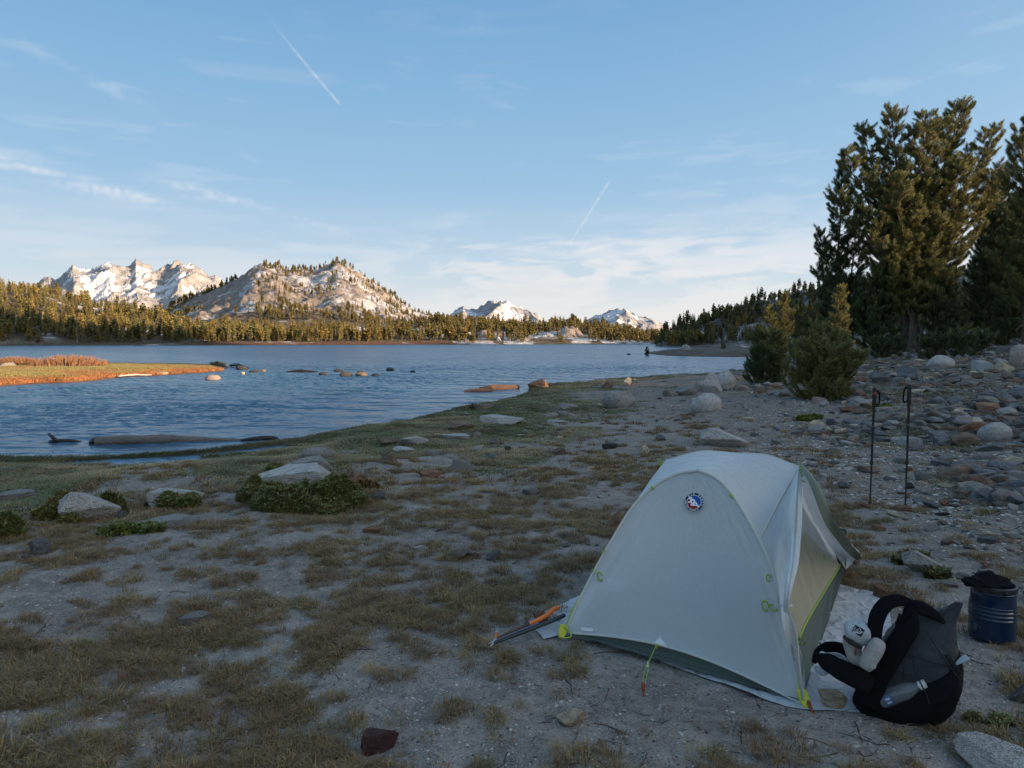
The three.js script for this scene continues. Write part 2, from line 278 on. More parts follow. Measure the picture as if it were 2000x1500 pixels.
const islet = tongue('islet', [[1248, 690], [1290, 695], [1370, 697], [1480, 698], [1600, 700], [1700, 696], [1640, 686], [1480, 683], [1370, 682], [1290, 684]], .75, 5, (x, z, h) => mix3(mix3([.10, .07, .045], [.15, .12, .09], clamp(.4 + fbm(x * .5, z * .5, 3) * 1.6)), WET, smooth(.06, .0, h - LAKE)), groundMat);

// ---------------------------------------------------------------- the far shore and its hill, in metres
const shoreD = lut([[-700, 225], [0, 258], [400, 282], [700, 305], [900, 335], [1300, 352], [1500, 356]]);
const crest = (tab) => { const f = lut(tab.map(([px, y, d]) => [px, (664 - y) / F * d + EYE_Y])), g = lut(tab.map(([px, , d]) => [px, d])); return [f, g]; };
const ridgeA = crest([[-700, 525, 330], [-150, 548, 350], [0, 561, 370], [100, 577, 385], [200, 602, 400], [300, 622, 415], [400, 643, 430], [520, 662, 440], [700, 672, 450]]);
const ridgeB = crest([[150, 664, 620], [250, 640, 620], [330, 604, 620], [400, 572, 620], [450, 553, 622], [500, 539, 625], [530, 534, 628], [560, 535, 630], [620, 530, 635], [645, 520, 640], [660, 514, 640], [680, 520, 640], [700, 530, 640], [730, 551, 640], [770, 580, 635], [800, 603, 630], [850, 625, 620], [950, 645, 610], [1100, 664, 600]]);
const ridgeC = crest([[600, 655, 420], [760, 640, 440], [880, 632, 455], [960, 634, 465], [1040, 638, 470], [1110, 634, 460], [1160, 642, 465], [1220, 650, 470], [1275, 660, 470], [1330, 668, 470]]);
const profile = (u, w, e) => (u < 0 ? u * 2 : u < 1 ? mix(pow(u, e), u * u * (3 - 2 * u), .35) : max(-.2, 1 - ((u - 1) / w) ** 2));
function farH(px, d) {
  const t = (px - 1000) / F, x = t * d, z = -d, D = shoreD(px), s = d - D;
  let h = -9;
  for (const [[c, cd], w, e] of [[ridgeA, 1.6, .8], [ridgeB, .8, 1.8], [ridgeC, .9, .75]]) { const C = c(px) - LAKE, u = s / (cd(px) - D), q = C <= 0 ? -2 : LAKE + C * profile(u, w, e); h = max(h, q) + .6 * exp(-abs(h - q) / 1.5); }
  if (s < 8) h = min(h, LAKE + s * .12 + .1);
  const k = smooth(4, 40, s), rock = smooth(400, 470, d) * smooth(300, 420, px);
  h += k * (fbm(x * .03, z * .03, 4) * 3.2 + rock * (ridged(x * .06 + 3, z * .06, 4) - .45) * 5 + fbm(x * .2, z * .2, 3) * 1.0 * (1 + rock * 1.6));
  const dpx = px - (507 - (620 - d) * .06);
  h += 9 * exp(-((dpx / (dpx < 0 ? 26 : 60)) ** 2)) * smooth(440, 560, d) * smooth(700, 640, d);                  // the spur whose far side lies in shade
  for (const [bp, bd, br, bh] of [[925, 370, 11, 5], [945, 374, 13, 8], [968, 372, 10, 4], [1005, 378, 13, 5], [1100, 380, 9, 6], [1116, 383, 10, 10], [1075, 376, 9, 5], [1150, 382, 8, 5], [1245, 380, 8, 3]]) { const bx = (bp - 1000) / F * bd, q = hypot(x - bx, (z + bd) * .8) / br * (1 + .75 * fbm(x * .11 + bp, z * .11, 3)); if (q < 1.3) h = max(h, LAKE + bh * (1 - pow(max(0, q), 2)) * (.8 + .7 * fbm(x * .2, z * .2 + 5, 3)) + 1.4 * ridged(x * .15, z * .15, 3) - .6); }
  return h;
}
const farPos = (px, d) => V((px - 1000) / F * d, farH(px, d), -d);
const rockTex = texRGB(512, (u, v) => { const a = .72 + .18 * tileNoise(u, v, 8, 21) + .16 * tileNoise(u, v, 33, 22) + .16 * tileNoise(u, v, 120, 23); return [a, a * .985, a * .97]; });
const rockBump = texGray(512, (u, v) => .5 + .25 * tileNoise(u, v, 8, 24) + .2 * tileNoise(u, v, 29, 25) + .14 * tileNoise(u, v, 90, 26));
const farMat = new THREE.MeshStandardMaterial({ vertexColors: true, map: rockTex, bumpMap: rockBump, bumpScale: 1.2, roughness: .95 });
farMat.name = 'rock_and_snow';
const SNOW = [.80, .80, .82], GRANITE = [.46, .385, .33], FLOOR = [.17, .125, .075];
function farColor(px, d, h) {
  const x = (px - 1000) / F * d, z = -d, s = d - shoreD(px), e = 3, gx = (farH(px + e * F / d, d) - h) / e, gz = (farH(px, d + e) - h) / e, steep = hypot(gx, gz);
  const n = fbm(x * .05 + 9, z * .05, 4), m = fbm(x * .16, z * .16 + 4, 3);
  const hill = smooth(430, 480, d) * smooth(330, 400, px) * smooth(1060, 850, px);
  let bluff = 0; for (const [bp, bd, br] of [[945, 372, 19], [1005, 378, 15], [1110, 380, 14], [1075, 376, 11], [1150, 382, 10]]) bluff = max(bluff, smooth(1.15, .9, hypot(x - (bp - 1000) / F * bd, (z + bd) * .8) / br));
  const rock = max(bluff, hill * smooth(-.5, .05, n + steep * .5), smooth(.5, .9, steep) * .8, smooth(.2, .35, n + m * .3) * .7);
  let q = mix3(FLOOR, [GRANITE[0] * (1 + m * .4), GRANITE[1] * (1 + m * .4), GRANITE[2] * (1 + m * .4)], rock);
  const snowy = hill * smooth(500, 560, px) * .33 + smooth(640, 760, px) * .12 + bluff * .02 + .0 + smooth(15, 45, s) * .05 + hill * .02;
  const snow = smooth(.08, .11, n * .9 + m * .35 + snowy - max(0, steep - .3) * .35 - .24);
  q = mix3(q, SNOW, snow);
  return mix3(q, [.20, .075, .035], smooth(11, 3, s + m * 5) * smooth(330, 420, px) * smooth(940, 850, px) * .9);
}
{
  const px0 = -650, px1 = 1345, nc = 700, ds = []; for (let u = 0; u <= 1.0001; u += 1 / 150) ds.push(u);
  structure('far_shore', gridMesh(ds.length, nc, (i, j) => { const px = mix(px0, px1, j / (nc - 1)), D = shoreD(px) - 4, d = D + (760 - D) * pow(ds[i], 1.25), h = farH(px, d), x = (px - 1000) / F * d; return [x, h, -d, farColor(px, d, h), x / 14, (d + h * 1.4) / 14]; }), farMat);
}
// ---------------------------------------------------------------- the shaded hill on the right
const rightD = (px) => 205, rightCrest = crest([[1262, 690, 240], [1290, 666, 245], [1330, 646, 248], [1370, 632, 250], [1410, 612, 255], [1450, 602, 255], [1500, 591, 258], [1560, 576, 260], [1640, 560, 262], [1800, 540, 265], [2000, 515, 270], [2600, 470, 280], [3400, 500, 280]]);
function rightH(px, d) {
  const x = (px - 1000) / F * d, D = rightD(px), u = (d - D) / (rightCrest[1](px) - D), C = rightCrest[0](px) - LAKE;
  if (C <= 0) return LAKE - 1 + C;
  return LAKE + C * profile(u, 2.2, .8) + smooth(0, 12, d - D) * (fbm(x * .06, d * .06, 4) * 2.4 + (ridged(x * .09, d * .09, 4) - .45) * 4) * smooth(-2, 5, C);
}
structure('right_hill', gridMesh(110, 420, (i, j) => {
  const px = mix(1235, 3400, pow(j / 419, 1.7)), d = 200 + 150 * pow(i / 109, 1.1), h = rightH(px, d), x = (px - 1000) / F * d, n = fbm(x * .09, d * .09, 4), m = fbm(x * .3, d * .3, 3);
  let q = mix3(FLOOR, [.26 + m * .16, .25 + m * .15, .24 + m * .15], smooth(-.35, .05, n)); const low = smooth(225, 208, d);
  q = mix3(q, SNOW, smooth(.22, .3, n + m * .25 + low * .16 * smooth(1500, 1380, px)));
  return [x, h, -d, q, x / 14, (d + h * 1.4) / 14];
}), farMat);

// ---------------------------------------------------------------- snowy peaks far behind
function peaks(name, tab, D, depth, seed, snowAt) {
  const c = lut(tab), px0 = tab[0][0], px1 = tab[tab.length - 1][0], nc = Math.round((px1 - px0) * 1.15), nr = 120;
  structure(name, gridMesh(nr, nc, (i, j) => {
    const px = mix(px0, px1, j / (nc - 1)), u = i / (nr - 1) * 1.25, d = D + (u - 1) * depth, x = (px - 1000) / F * d, top = (664 - c(px)) / F * D + EYE_Y, w = smooth(0, .15, u) * smooth(1.0, .8, u);
    const k = D / 4500, sx = x / (190 * k) + fbm(x / (300 * k), d / (400 * k) + seed, 2) * .9, rug = ridged(sx + seed, d / (560 * k) + seed, 5) - .42, fine = fbm(x / (30 * k) + seed, d / (44 * k), 4);
    let h = top * (u < 1 ? mix(pow(u, .9), u * u * (3 - 2 * u), .3) : 1 - (u - 1) * 1.6) + w * ((rug * .21 + fine * .035) * top) + (1 - w) * smooth(.3, .8, u) * (fbm(x / (26 * k) + seed, seed * 3, 4) * .09 + fine * .03) * top;
    const n = fbm(x / (120 * k) + 3 + seed, d / (170 * k), 4), s = smooth(.0, .1, snowAt(px, u) + n * .85 - rug * .7 + fine * .25);
    return [x, h, -d, mix3([.40 + fine * .18, .385 + fine * .17, .38 + fine * .17], [.82, .82, .85], s), x / (140 * k), (d + h * 1.4) / (140 * k)];
  }), new THREE.MeshStandardMaterial({ vertexColors: true, map: rockTex, roughness: .95 }));
}
peaks('snowy_peaks', [[20, 640], [60, 575], [85, 551], [103, 540], [115, 548], [130, 537], [150, 521], [165, 529], [185, 531], [205, 520], [222, 515], [240, 520], [262, 523], [272, 512], [285, 520], [310, 533], [325, 531], [345, 518], [357, 514], [372, 520], [395, 529], [425, 541], [450, 562], [500, 640]], 4500, 1500, 4, (px, u) => -.2 + .5 * exp(-(((px - 205) / 45) ** 2) - (((u - .62) / .16) ** 2)) + .3 * exp(-(((px - 190) / 34) ** 2) - (((u - .95) / .06) ** 2)) + .22 * exp(-(((px - 330) / 60) ** 2) - (((u - .5) / .2) ** 2)) - .3 * smooth(.8, 1, u) * smooth(230, 260, px));
peaks('snowy_peaks', [[850, 650], [880, 612], [895, 603], [905, 600], [922, 605], [933, 603], [947, 592], [960, 587], [985, 587], [1000, 595], [1030, 606], [1050, 614], [1085, 650]], 5200, 1500, 9, (px, u) => -.14 + .1 * smooth(1000, 1030, px));
peaks('snowy_peaks', [[1110, 655], [1150, 621], [1165, 618], [1185, 608], [1205, 603], [1222, 606], [1245, 617], [1270, 622], [1300, 636], [1345, 660]], 4800, 1400, 15, (px, u) => -.1 + .32 * exp(-(((px - 1190) / 26) ** 2) - (((u - .72) / .14) ** 2)) - .3 * smooth(.85, 1, u));

// ---------------------------------------------------------------- the ridge behind the camp on the right, outside the frame, that keeps the low sun off the shore
{
  const P = lut([[-600, 4], [-200, 6], [-60, 5], [0, 3.2], [13, 4.5], [25, 3.4], [28, 1.3], [30, 1.3], [34, 3.2], [45, 5], [80, 22], [125, 78], [150, 91], [180, 81], [204, 56], [225, 32], [245, 34], [300, 33], [315, 16], [335, -20], [380, -60]]);
  const A = [sin(SUN_AZ), cos(SUN_AZ)], T = tan(SUN_EL), Q0 = 380;
  structure('mountain_ridge', gridMesh(60, 300, (i, j) => {
    const s = mix(-520, 380, j / 299), q = 130 + 700 * i / 59, v = (q - Q0) / (q < Q0 ? 250 : 450), top = P(s) + T * Q0;
    const x = q * A[0] + s * A[1], z = q * A[1] - s * A[0], h = -8 + (top + 8) * max(0, 1 - abs(v)) ** .9 + (abs(v) > .06 ? (fbm(x * .02, z * .02, 4) * 7) * smooth(.04, .3, abs(v)) - 3 * smooth(.06, .2, abs(v)) : 0);
    const n = fbm(x * .05, z * .05, 3); return [x, h, z, mix3(FLOOR, [.3, .28, .26], smooth(-.1, .3, n)), x / 14, z / 14];
  }), farMat);
}
// ---------------------------------------------------------------- pines near the camp
const barkTex = texRGB(512, (u, v) => { const a = .62 + .28 * tileNoise(u * 1, v, 24, 41) * abs(tileNoise(u, v, 7, 42)) + .22 * tileNoise(u, v, 60, 43) + .15 * tileNoise(u, v, 5, 44); return [a, a * .93, a * .86]; });
const barkBump = texGray(512, (u, v) => .5 + .3 * tileNoise(u, v, 26, 41) + .2 * tileNoise(u, v, 70, 43));
const bark = std([.20, .155, .12], .95, { map: barkTex, bumpMap: barkBump, bumpScale: .02 }), paleBark = std([.40, .35, .30], .95, { map: barkTex, bumpMap: barkBump, bumpScale: .01 });
bark.name = 'pine_bark'; paleBark.name = 'pale_bark';
const midBark = std([.30, .245, .20], .95, { map: barkTex, bumpMap: barkBump, bumpScale: .02 }); midBark.name = 'grey_bark';
const needles = new THREE.MeshPhysicalMaterial({ color: rgb(.15, .152, .042), roughness: .75, transmission: .18, thickness: 0, side: THREE.DoubleSide });
needles.name = 'pine_needles';
const shadedNeedles = needles.clone(); shadedNeedles.color = rgb(.075, .092, .026);  // darker copy of the needles, shade of the grove put into its colour

function tuftGeo(seed, n, len, wide, open) {                          // a spray of needles round a twig that points along +y
  const r = rng(seed), p = [];
  for (let i = 0; i < n; i++) {
    const a = r() * 2 * PI, th = open * (.2 + 1.0 * r()), y0 = (r() - .5) * len * .9, l = len * (.7 + .5 * r()), d = V(cos(a) * sin(th), cos(th), sin(a) * sin(th)), s = V(-sin(a + r()), (r() - .5) * .6, cos(a + r())).normalize().multiplyScalar(wide * .5);
    const b = V(0, y0, 0), t = b.clone().addScaledVector(d, l), m = b.clone().addScaledVector(d, l * .45);
    p.push(...b.toArray(), ...m.clone().add(s).toArray(), ...t.toArray(), ...b.toArray(), ...t.toArray(), ...m.sub(s).toArray());
  }
  const g = new THREE.BufferGeometry(); g.setAttribute('position', new THREE.Float32BufferAttribute(p, 3)); g.computeVertexNormals(); return g;
}
const tuftA = tuftGeo(1, 54, .115, .0115, 1.55), tuftFine = tuftGeo(2, 30, .062, .0085, 1.2);
function tube(points, radii, sides = 6, vScale = 1) {                 // a tapering tube along points
  const p = [], uv = [], ix = []; let up = V(.31, .2, .93), run = 0;
  points.forEach((c, i) => {
    const d = (points[i + 1] ?? c).clone().sub(points[i - 1] ?? c).normalize(), a = up.clone().cross(d).normalize(), b = d.clone().cross(a); up = b; if (i) run += c.distanceTo(points[i - 1]);
    for (let k = 0; k <= sides; k++) { const t = k / sides * 2 * PI, q = c.clone().addScaledVector(a, cos(t) * radii[i]).addScaledVector(b, sin(t) * radii[i]); p.push(q.x, q.y, q.z); uv.push(k / sides, run * vScale); }
  });
  for (let i = 0; i < points.length - 1; i++) for (let k = 0; k < sides; k++) { const a = i * (sides + 1) + k, b = a + 1, c = a + sides + 1, d = c + 1; ix.push(a, c, b, b, c, d); }
  const cap = (i, flip) => { const o = p.length / 3, c = points[i]; p.push(c.x, c.y, c.z); uv.push(.5, .5); for (let k = 0; k < sides; k++) { const a = i * (sides + 1) + k; flip ? ix.push(o, a + 1, a) : ix.push(o, a, a + 1); } };
  cap(0, true); cap(points.length - 1, false);
  const g = new THREE.BufferGeometry(); g.setAttribute('position', new THREE.Float32BufferAttribute(p, 3)); g.setAttribute('uv', new THREE.Float32BufferAttribute(uv, 2)); g.setIndex(ix); g.computeVertexNormals(); return g;
}
const UPV = V(0, 1, 0);
function pine(o) {                                                    // o: name, label, base, stems [[dx, dy, dz, radius]], ... all in metres
  const r = rng(o.seed), g = thing(o.name ?? 'pine_tree', o.label, o.category ?? 'tree', o.base, o.group), tufts = [], cols = [], limbs = [];
  const q = new THREE.Quaternion(), sc = V(1, 1, 1);
  const put = (pos, dir, k = 1) => { q.setFromUnitVectors(UPV, dir); const s = (o.tuft ?? 1) * k * (.8 + .45 * r()); sc.set(s, s * (.9 + .3 * r()), s); tufts.push(new THREE.Matrix4().compose(pos, q, sc)); const l = .72 + .55 * r(), y = r(); cols.push(rgb(l * (1 + .35 * y * (o.gold ?? .5)), l * (1 + .12 * y), l * (1 - .15 * y))); };  // the gold factor puts warm sunlight into the tuft colours
  for (const [dx, dy, dz, r0, bend = 0] of o.stems) {
    const pts = [], N = 14, w1 = (r() - .5) * .04 * dy, w2 = (r() - .5) * .04 * dy, root = o.spread ?? .0, ra = r() * 6.28;
    for (let i = 0; i <= N; i++) { const f = i / N; pts.push(V(root * cos(ra) * (1 - f) * .4 + dx * pow(f, 1 + bend) + w1 * sin(f * 5), f * dy - (i ? 0 : .25), root * sin(ra) * (1 - f) * .4 + dz * pow(f, 1 + bend) + w2 * sin(f * 4 + 1))); }
    part(g, 'trunk', tube(pts, pts.map((_, i) => r0 * (1 - .9 * i / N) * (i ? 1 : 1.35)), 9, 1.2), o.bark ?? bark);
    const at = (f) => { const x = clamp(f) * N, i = min(N - 1, floor(x)); return pts[i].clone().lerp(pts[i + 1], x - i); };
    let az = r() * 6.28;
    for (let y = o.bare * dy; y < dy; y += (o.step ?? .2) * (.6 + .8 * r())) {
      const f = y / dy, nb = o.whorl ?? 3;
      for (let b = 0; b < nb; b++) {
        az += 2.4 + (r() - .5) * .9; const L = o.reach * o.profile(f) * (.55 + .65 * r()); if (L < .08) continue;
        const e0 = mix(o.low ?? .0, o.high ?? .8, f) + (r() - .5) * .35, e1 = (o.tipUp ?? 1.15) + (r() - .5) * .4, n = max(3, floor(L / .22)), bp = [at(f)], dirs = [];
        for (let k = 0; k < n; k++) { const e = mix(e0, e1, pow((k + .5) / n, o.curve ?? 1.3)), d = V(cos(az) * cos(e), sin(e), sin(az) * cos(e)); dirs.push(d); bp.push(bp[k].clone().addScaledVector(d, L / n)); az += (r() - .5) * .12; }
        limbs.push(tube(bp, bp.map((_, k) => max(.006, r0 * .26 * (L / o.reach + .15) * (1 - .85 * k / n))), 4, 1.5));
        for (let s = L * (o.inner ?? .3); s < L; s += (o.twig ?? .10) * (.7 + .6 * r())) {
          const x = s / L * n, k = min(n - 1, floor(x)), p = bp[k].clone().lerp(bp[k + 1], x - k), d = dirs[k], side = V(-sin(az), 0, cos(az)).multiplyScalar(r() < .5 ? -1 : 1), tl = (o.twigLen ?? .42) * (.5 + .8 * r()) * mix(1, .55, s / L);
          const td = d.clone().multiplyScalar(.7).addScaledVector(side, .9 * r() + .25).addScaledVector(UPV, (o.twigUp ?? .55) * (.4 + r())).normalize();
          for (let t = tl * (o.from ?? .4); t <= tl; t += .095 * (o.tuft ?? 1)) put(p.clone().addScaledVector(td, t), td.clone().lerp(UPV, .2).normalize());
          put(p.clone().addScaledVector(td, tl), td, 1.1);
        }
        for (let k = 0; k < 3; k++) put(bp[n].clone().addScaledVector(dirs[n - 1], -.07 * k), dirs[n - 1], 1.15);
      }
    }
    for (let k = 0; k < 6; k++) put(at(1 - k * .01), UPV, 1.1);
  }
  const lb = part(g, 'branches', mergeGeometries(limbs), o.bark ?? bark); lb.userData.kind = 'stuff';
  instanced(g, 'crown', o.fine ? tuftFine : tuftA, o.leaves ?? needles, tufts, cols);
  return g;
}
const span = (px, pyBase, pyTop, k = 0) => { const b = onGround(px, pyBase); b.z -= k; b.x *= 1 + k / -(b.z + k); b.y = groundH(b.x, b.z); const t = dp(px, pyTop, -b.z); return { base: b, h: t.y - b.y, m: -b.z / F }; };
const broad = (f) => pow(max(0, 1 - f), .34) * (.35 + .75 * smooth(.0, .45, f)), cone = (f) => pow(1 - f, .8) + .03, column = (f) => pow(max(0, 1 - f), .45) * smooth(-.2, .25, f);
{
  const T = span(1778, 692, 208); const k = T.m;                       // metres per pixel there
  pine({ seed: 11, base: T.base, label: 'tallest broad-crowned pine with several trunks, rising above the rocks on the right', spread: .9, bare: .2, reach: 2.0, profile: broad, step: .19, whorl: 2, low: .0, high: .65, tipUp: .9, twigUp: .5, twigLen: .5, gold: .5, bark: midBark,
    stems: [[-58 * k, T.h * .96, .3, .17, .5], [-104 * k, T.h * .92, -.5, .12, .4], [-140 * k, T.h * .80, .2, .11, .5], [-163 * k, T.h * .64, .5, .09, .6], [-15 * k, T.h * .93, 1.0, .13, .3], [36 * k, T.h * .94, .3, .15, .2], [90 * k, T.h * 1.01, -.2, .19, .35], [122 * k, T.h * .88, .6, .12, .4], [140 * k, T.h * .72, 1.0, .10, .5], [62 * k, T.h * .74, 1.5, .10, .4], [-70 * k, T.h * .68, 1.4, .09, .4]] });
  const T2 = span(1645, 702, 330, 1.5);
  pine({ seed: 12, base: T2.base, label: 'dark pine with slim upswept crown on the left flank of the tallest pine', spread: .8, bare: .12, reach: 1.9, profile: (f) => pow(1 - f, .6), step: .21, whorl: 2, low: .0, high: .8, tipUp: 1.05, twigUp: .4, gold: .1, leaves: shadedNeedles,
    stems: [[-18 * T2.m, T2.h, 0, .12, .3], [-56 * T2.m, T2.h * .66, .4, .09, .3], [26 * T2.m, T2.h * .8, -.5, .09]] });
  const T3 = span(2012, 690, 232, .5);
  pine({ seed: 13, base: T3.base, label: 'tall pine with pale bare lower trunk at the right edge of the picture', spread: .5, bare: .2, reach: 2.0, profile: broad, step: .2, whorl: 2, low: .1, high: .8, tipUp: 1.05, gold: .7, stems: [[-8 * T3.m, T3.h, 0, .15, .3], [-55 * T3.m, T3.h * .92, .4, .11, .3], [-30 * T3.m, T3.h * .75, 1, .08, .3]] });
  const T4 = span(1925, 688, 350, 3);
  pine({ seed: 14, base: T4.base, label: 'shorter pine filling the gap between the tallest pine and the one at the edge', bare: .08, reach: 1.7, profile: (f) => pow(1 - f, .55), step: .22, whorl: 3, low: -.1, high: .9, gold: .3, leaves: shadedNeedles, stems: [[0, T4.h, 0, .11], [25 * T4.m, T4.h * .8, .5, .09]] });
  const T8 = span(1938, 688, 330, 5);
  pine({ seed: 24, base: T8.base, label: 'pine standing farther back, right of the tallest pine', bare: .1, reach: 2.0, profile: (f) => pow(1 - f, .5), step: .22, whorl: 3, low: -.05, high: .8, tipUp: 1.05, gold: .6, twig: .14, stems: [[0, T8.h, 0, .12], [-34 * T8.m, T8.h * .8, .4, .09], [40 * T8.m, T8.h * .88, .4, .09]] });
  const T5 = span(1850, 694, 545, 4.5);
  pine({ seed: 15, base: T5.base, label: 'young dense pine under the right side of the tallest pine', bare: .04, reach: 1.35, profile: cone, step: .17, whorl: 3, low: -.1, high: .7, gold: .2, leaves: shadedNeedles, stems: [[0, T5.h, 0, .07], [-28 * T5.m, T5.h * .8, .3, .05]] });
  const T6 = span(1968, 690, 560, 0);
  pine({ seed: 16, base: T6.base, label: 'young dense pine in front of the trunk at the right edge', bare: .03, reach: 1.3, profile: cone, step: .17, whorl: 3, low: -.15, high: .7, gold: .2, leaves: shadedNeedles, stems: [[0, T6.h, 0, .07], [30 * T6.m, T6.h * .9, -.4, .06]] });
  const T7 = span(1715, 700, 520, 5.5);
  pine({ seed: 17, base: T7.base, label: 'shaded young pine between the trunks left of the tallest pine', bare: .05, reach: 1.4, profile: cone, step: .19, whorl: 3, low: -.1, high: .7, gold: .0, leaves: shadedNeedles, stems: [[0, T7.h, 0, .08], [-40 * T7.m, T7.h * .85, .2, .06]] });
  const S1 = span(1637, 726, 560, 0);
  pine({ seed: 18, base: S1.base, name: 'pine_sapling', label: 'narrow yellow-green sapling just left of the dark pine', bare: .06, reach: .62, profile: column, step: .16, whorl: 3, low: .2, high: 1.0, gold: 1, fine: true, tuft: 1.25, stems: [[0, S1.h, 0, .04]], twigLen: .28 });
  const S2 = span(1508, 728, 578, 0);
  pine({ seed: 19, base: S2.base, name: 'pine_sapling', label: 'loose brownish sapling pair behind the left bush', bare: .1, reach: .75, profile: column, step: .19, whorl: 3, low: .2, high: 1.0, gold: .8, fine: true, tuft: 1.3, stems: [[20 * S2.m, S2.h, 0, .04], [-14 * S2.m, S2.h * .82, .2, .03], [42 * S2.m, S2.h * .8, -.2, .03]], twigLen: .3 });
  const S3 = span(1560, 722, 590, 2);
  pine({ seed: 20, base: S3.base, name: 'pine_sapling', label: 'dark sapling between the brownish saplings and the yellow-green one', bare: .05, reach: .9, profile: cone, step: .18, whorl: 3, low: .0, high: .9, gold: .2, fine: true, tuft: 1.4, leaves: shadedNeedles, stems: [[0, S3.h, 0, .05], [28 * S3.m, S3.h * .9, .3, .04]], twigLen: .35 });
  const B1 = span(1494, 748, 655, -.3);
  pine({ seed: 21, base: B1.base, name: 'bush', category: 'bush', label: 'dark low bush beside the leaning pale boulders, left of the green bush', bare: .03, reach: .85, profile: (f) => pow(1 - f * .9, .5), step: .15, whorl: 4, low: .1, high: 1.1, gold: .0, fine: true, tuft: 1.35, leaves: shadedNeedles, stems: [[-15 * B1.m, B1.h, 0, .03], [16 * B1.m, B1.h * .9, .4, .03], [-22 * B1.m, B1.h * .7, .5, .03], [0, B1.h * .6, .8, .03]], twigLen: .26 });
  const B2 = span(1603, 772, 655, -.5);
  pine({ seed: 22, base: B2.base, name: 'bush', category: 'bush', label: 'rounded green pine bush in front of the dark trees', bare: .02, reach: 1.0, profile: (f) => pow(1 - f * .9, .5), step: .14, whorl: 4, low: .1, high: 1.1, gold: .6, fine: true, tuft: 1.35, stems: [[-6 * B2.m, B2.h, 0, .03], [34 * B2.m, B2.h * .8, .2, .03], [-36 * B2.m, B2.h * .72, .3, .03], [54 * B2.m, B2.h * .52, .5, .03], [-52 * B2.m, B2.h * .45, .4, .03], [6 * B2.m, B2.h * .7, .8, .03]], twigLen: .27 });
  const B3 = span(1728, 700, 668, 1.6), B4 = span(1832, 698, 664, 1.6), B5 = span(1893, 698, 650, .6);
  [[B3, 'dark low bush at the left foot of the tallest pine'], [B4, 'dark low bush at the right foot of the tallest pine'], [B5, 'dark low bush under the pines, right of the tallest pine\'s foot']].forEach(([b, l], i) => pine({ seed: 50 + i, base: b.base, name: 'bush', category: 'bush', label: l, bare: .0, reach: .85, profile: (f) => pow(1 - f * .9, .5), step: .16, whorl: 4, low: .0, high: 1.0, gold: 0, fine: true, tuft: 1.5, leaves: shadedNeedles, stems: [[-.3, b.h, 0, .03], [.35, b.h * .85, .1, .03], [-.7, b.h * .7, .1, .03], [.75, b.h * .7, .2, .03]], twigLen: .3 }));
  // pines standing right of the frame, whose shade falls over the foot of the grove
  const G = 'pines of the grove beyond the right edge';
  [[2110, 4, 5], [2180, -1, 5.5], [2240, 6, 6], [2330, 1, 5.5], [2420, 8, 6.5]].forEach(([px, dz, h], i) => {
    const x = (px - 1000) / F * (24 + dz), b = V(x, groundH(x, -24 - dz), -24 - dz);
    pine({ seed: 30 + i, base: b, label: 'tall pine of the grove beyond the right edge of the picture', group: G, bare: .15, reach: 2, profile: (f) => pow(1 - f, .55), step: .3, whorl: 3, twig: .26, low: 0, high: .9, gold: .4, stems: [[.3, h, 0, .16]] });
  });
}

// ---------------------------------------------------------------- conifers far off
function farConifer(seed, kind) {
  const r = rng(seed), p = [], c = [], tri = (a, b, d, col) => { for (const q of [a, b, d]) { p.push(q.x, q.y, q.z); c.push(...col); } };
  const n = kind === 'slim' ? 17 : 13, W = kind === 'slim' ? .125 : .19, lean = (r() - .5) * .05;
  const trunkC = [.16, .12, .09];
  for (let k = 0; k < 4; k++) { const a = k * PI / 2, b = a + PI / 2, R = .013; tri(V(cos(a) * R, -.03, sin(a) * R), V(cos(b) * R, -.03, sin(b) * R), V(lean, .96, 0), trunkC); }
  for (let i = 0; i < n; i++) {
    const f = (i + .5) / n, y = mix(kind === 'slim' ? .06 : .14, .99, f), R = kind === 'slim' ? W * pow(1 - f, .75) + .014 : W * pow(max(0, 1 - f), .5) * (.55 + .6 * smooth(0, .4, f)) + .015, m = 8;
    for (let k = 0; k < m; k++) {
      if (r() < .13) continue;
      const a = r() * 6.28, L = R * (.6 + .75 * r()), up = kind === 'slim' ? -.22 + r() * .25 : .2 + r() * .5, x0 = lean * y, w = .3 + .25 * r(), s = .7 + .6 * r(), col = [.15 * s, .135 * s, .042 * s];
      const b = V(x0, y + (r() - .5) * .03, 0), t = b.clone().add(V(cos(a) * L, L * up, sin(a) * L)), md = b.clone().lerp(t, .55), sd = V(-sin(a), .25 * (r() - .5), cos(a)).multiplyScalar(L * w), hi = V(0, L * (.3 + .2 * r()), 0);
      tri(b, md.clone().add(sd), t, col); tri(b, t, md.clone().sub(sd), col); tri(b, t, md.clone().add(hi), col);
    }
  }
  const g = new THREE.BufferGeometry(); g.setAttribute('position', new THREE.Float32BufferAttribute(p, 3)); g.setAttribute('color', new THREE.Float32BufferAttribute(c, 3)); g.computeVertexNormals(); return g;
}
function snag(seed) {
  const r = rng(seed), parts = [tube([V(0, -.03, 0), V(.01, .5, 0), V(0, 1, .01)], [.012, .009, .003], 4)];
  for (let i = 0; i < 14; i++) { const y = .2 + .75 * r(), a = r() * 6.28, L = .1 * (1.1 - y) + .02; parts.push(tube([V(0, y, 0), V(cos(a) * L, y + L * (r() - .3), sin(a) * L)], [.004, .002], 3)); }
  const g = mergeGeometries(parts), n = g.attributes.position.count; g.setAttribute('color', new THREE.Float32BufferAttribute(new Float32Array(n * 3).fill(.26), 3)); g.deleteAttribute('uv'); return g;
}
const farNeedles = new THREE.MeshPhysicalMaterial({ vertexColors: true, roughness: .85, transmission: .15, thickness: 0, side: THREE.DoubleSide }); farNeedles.name = 'distant_needles';
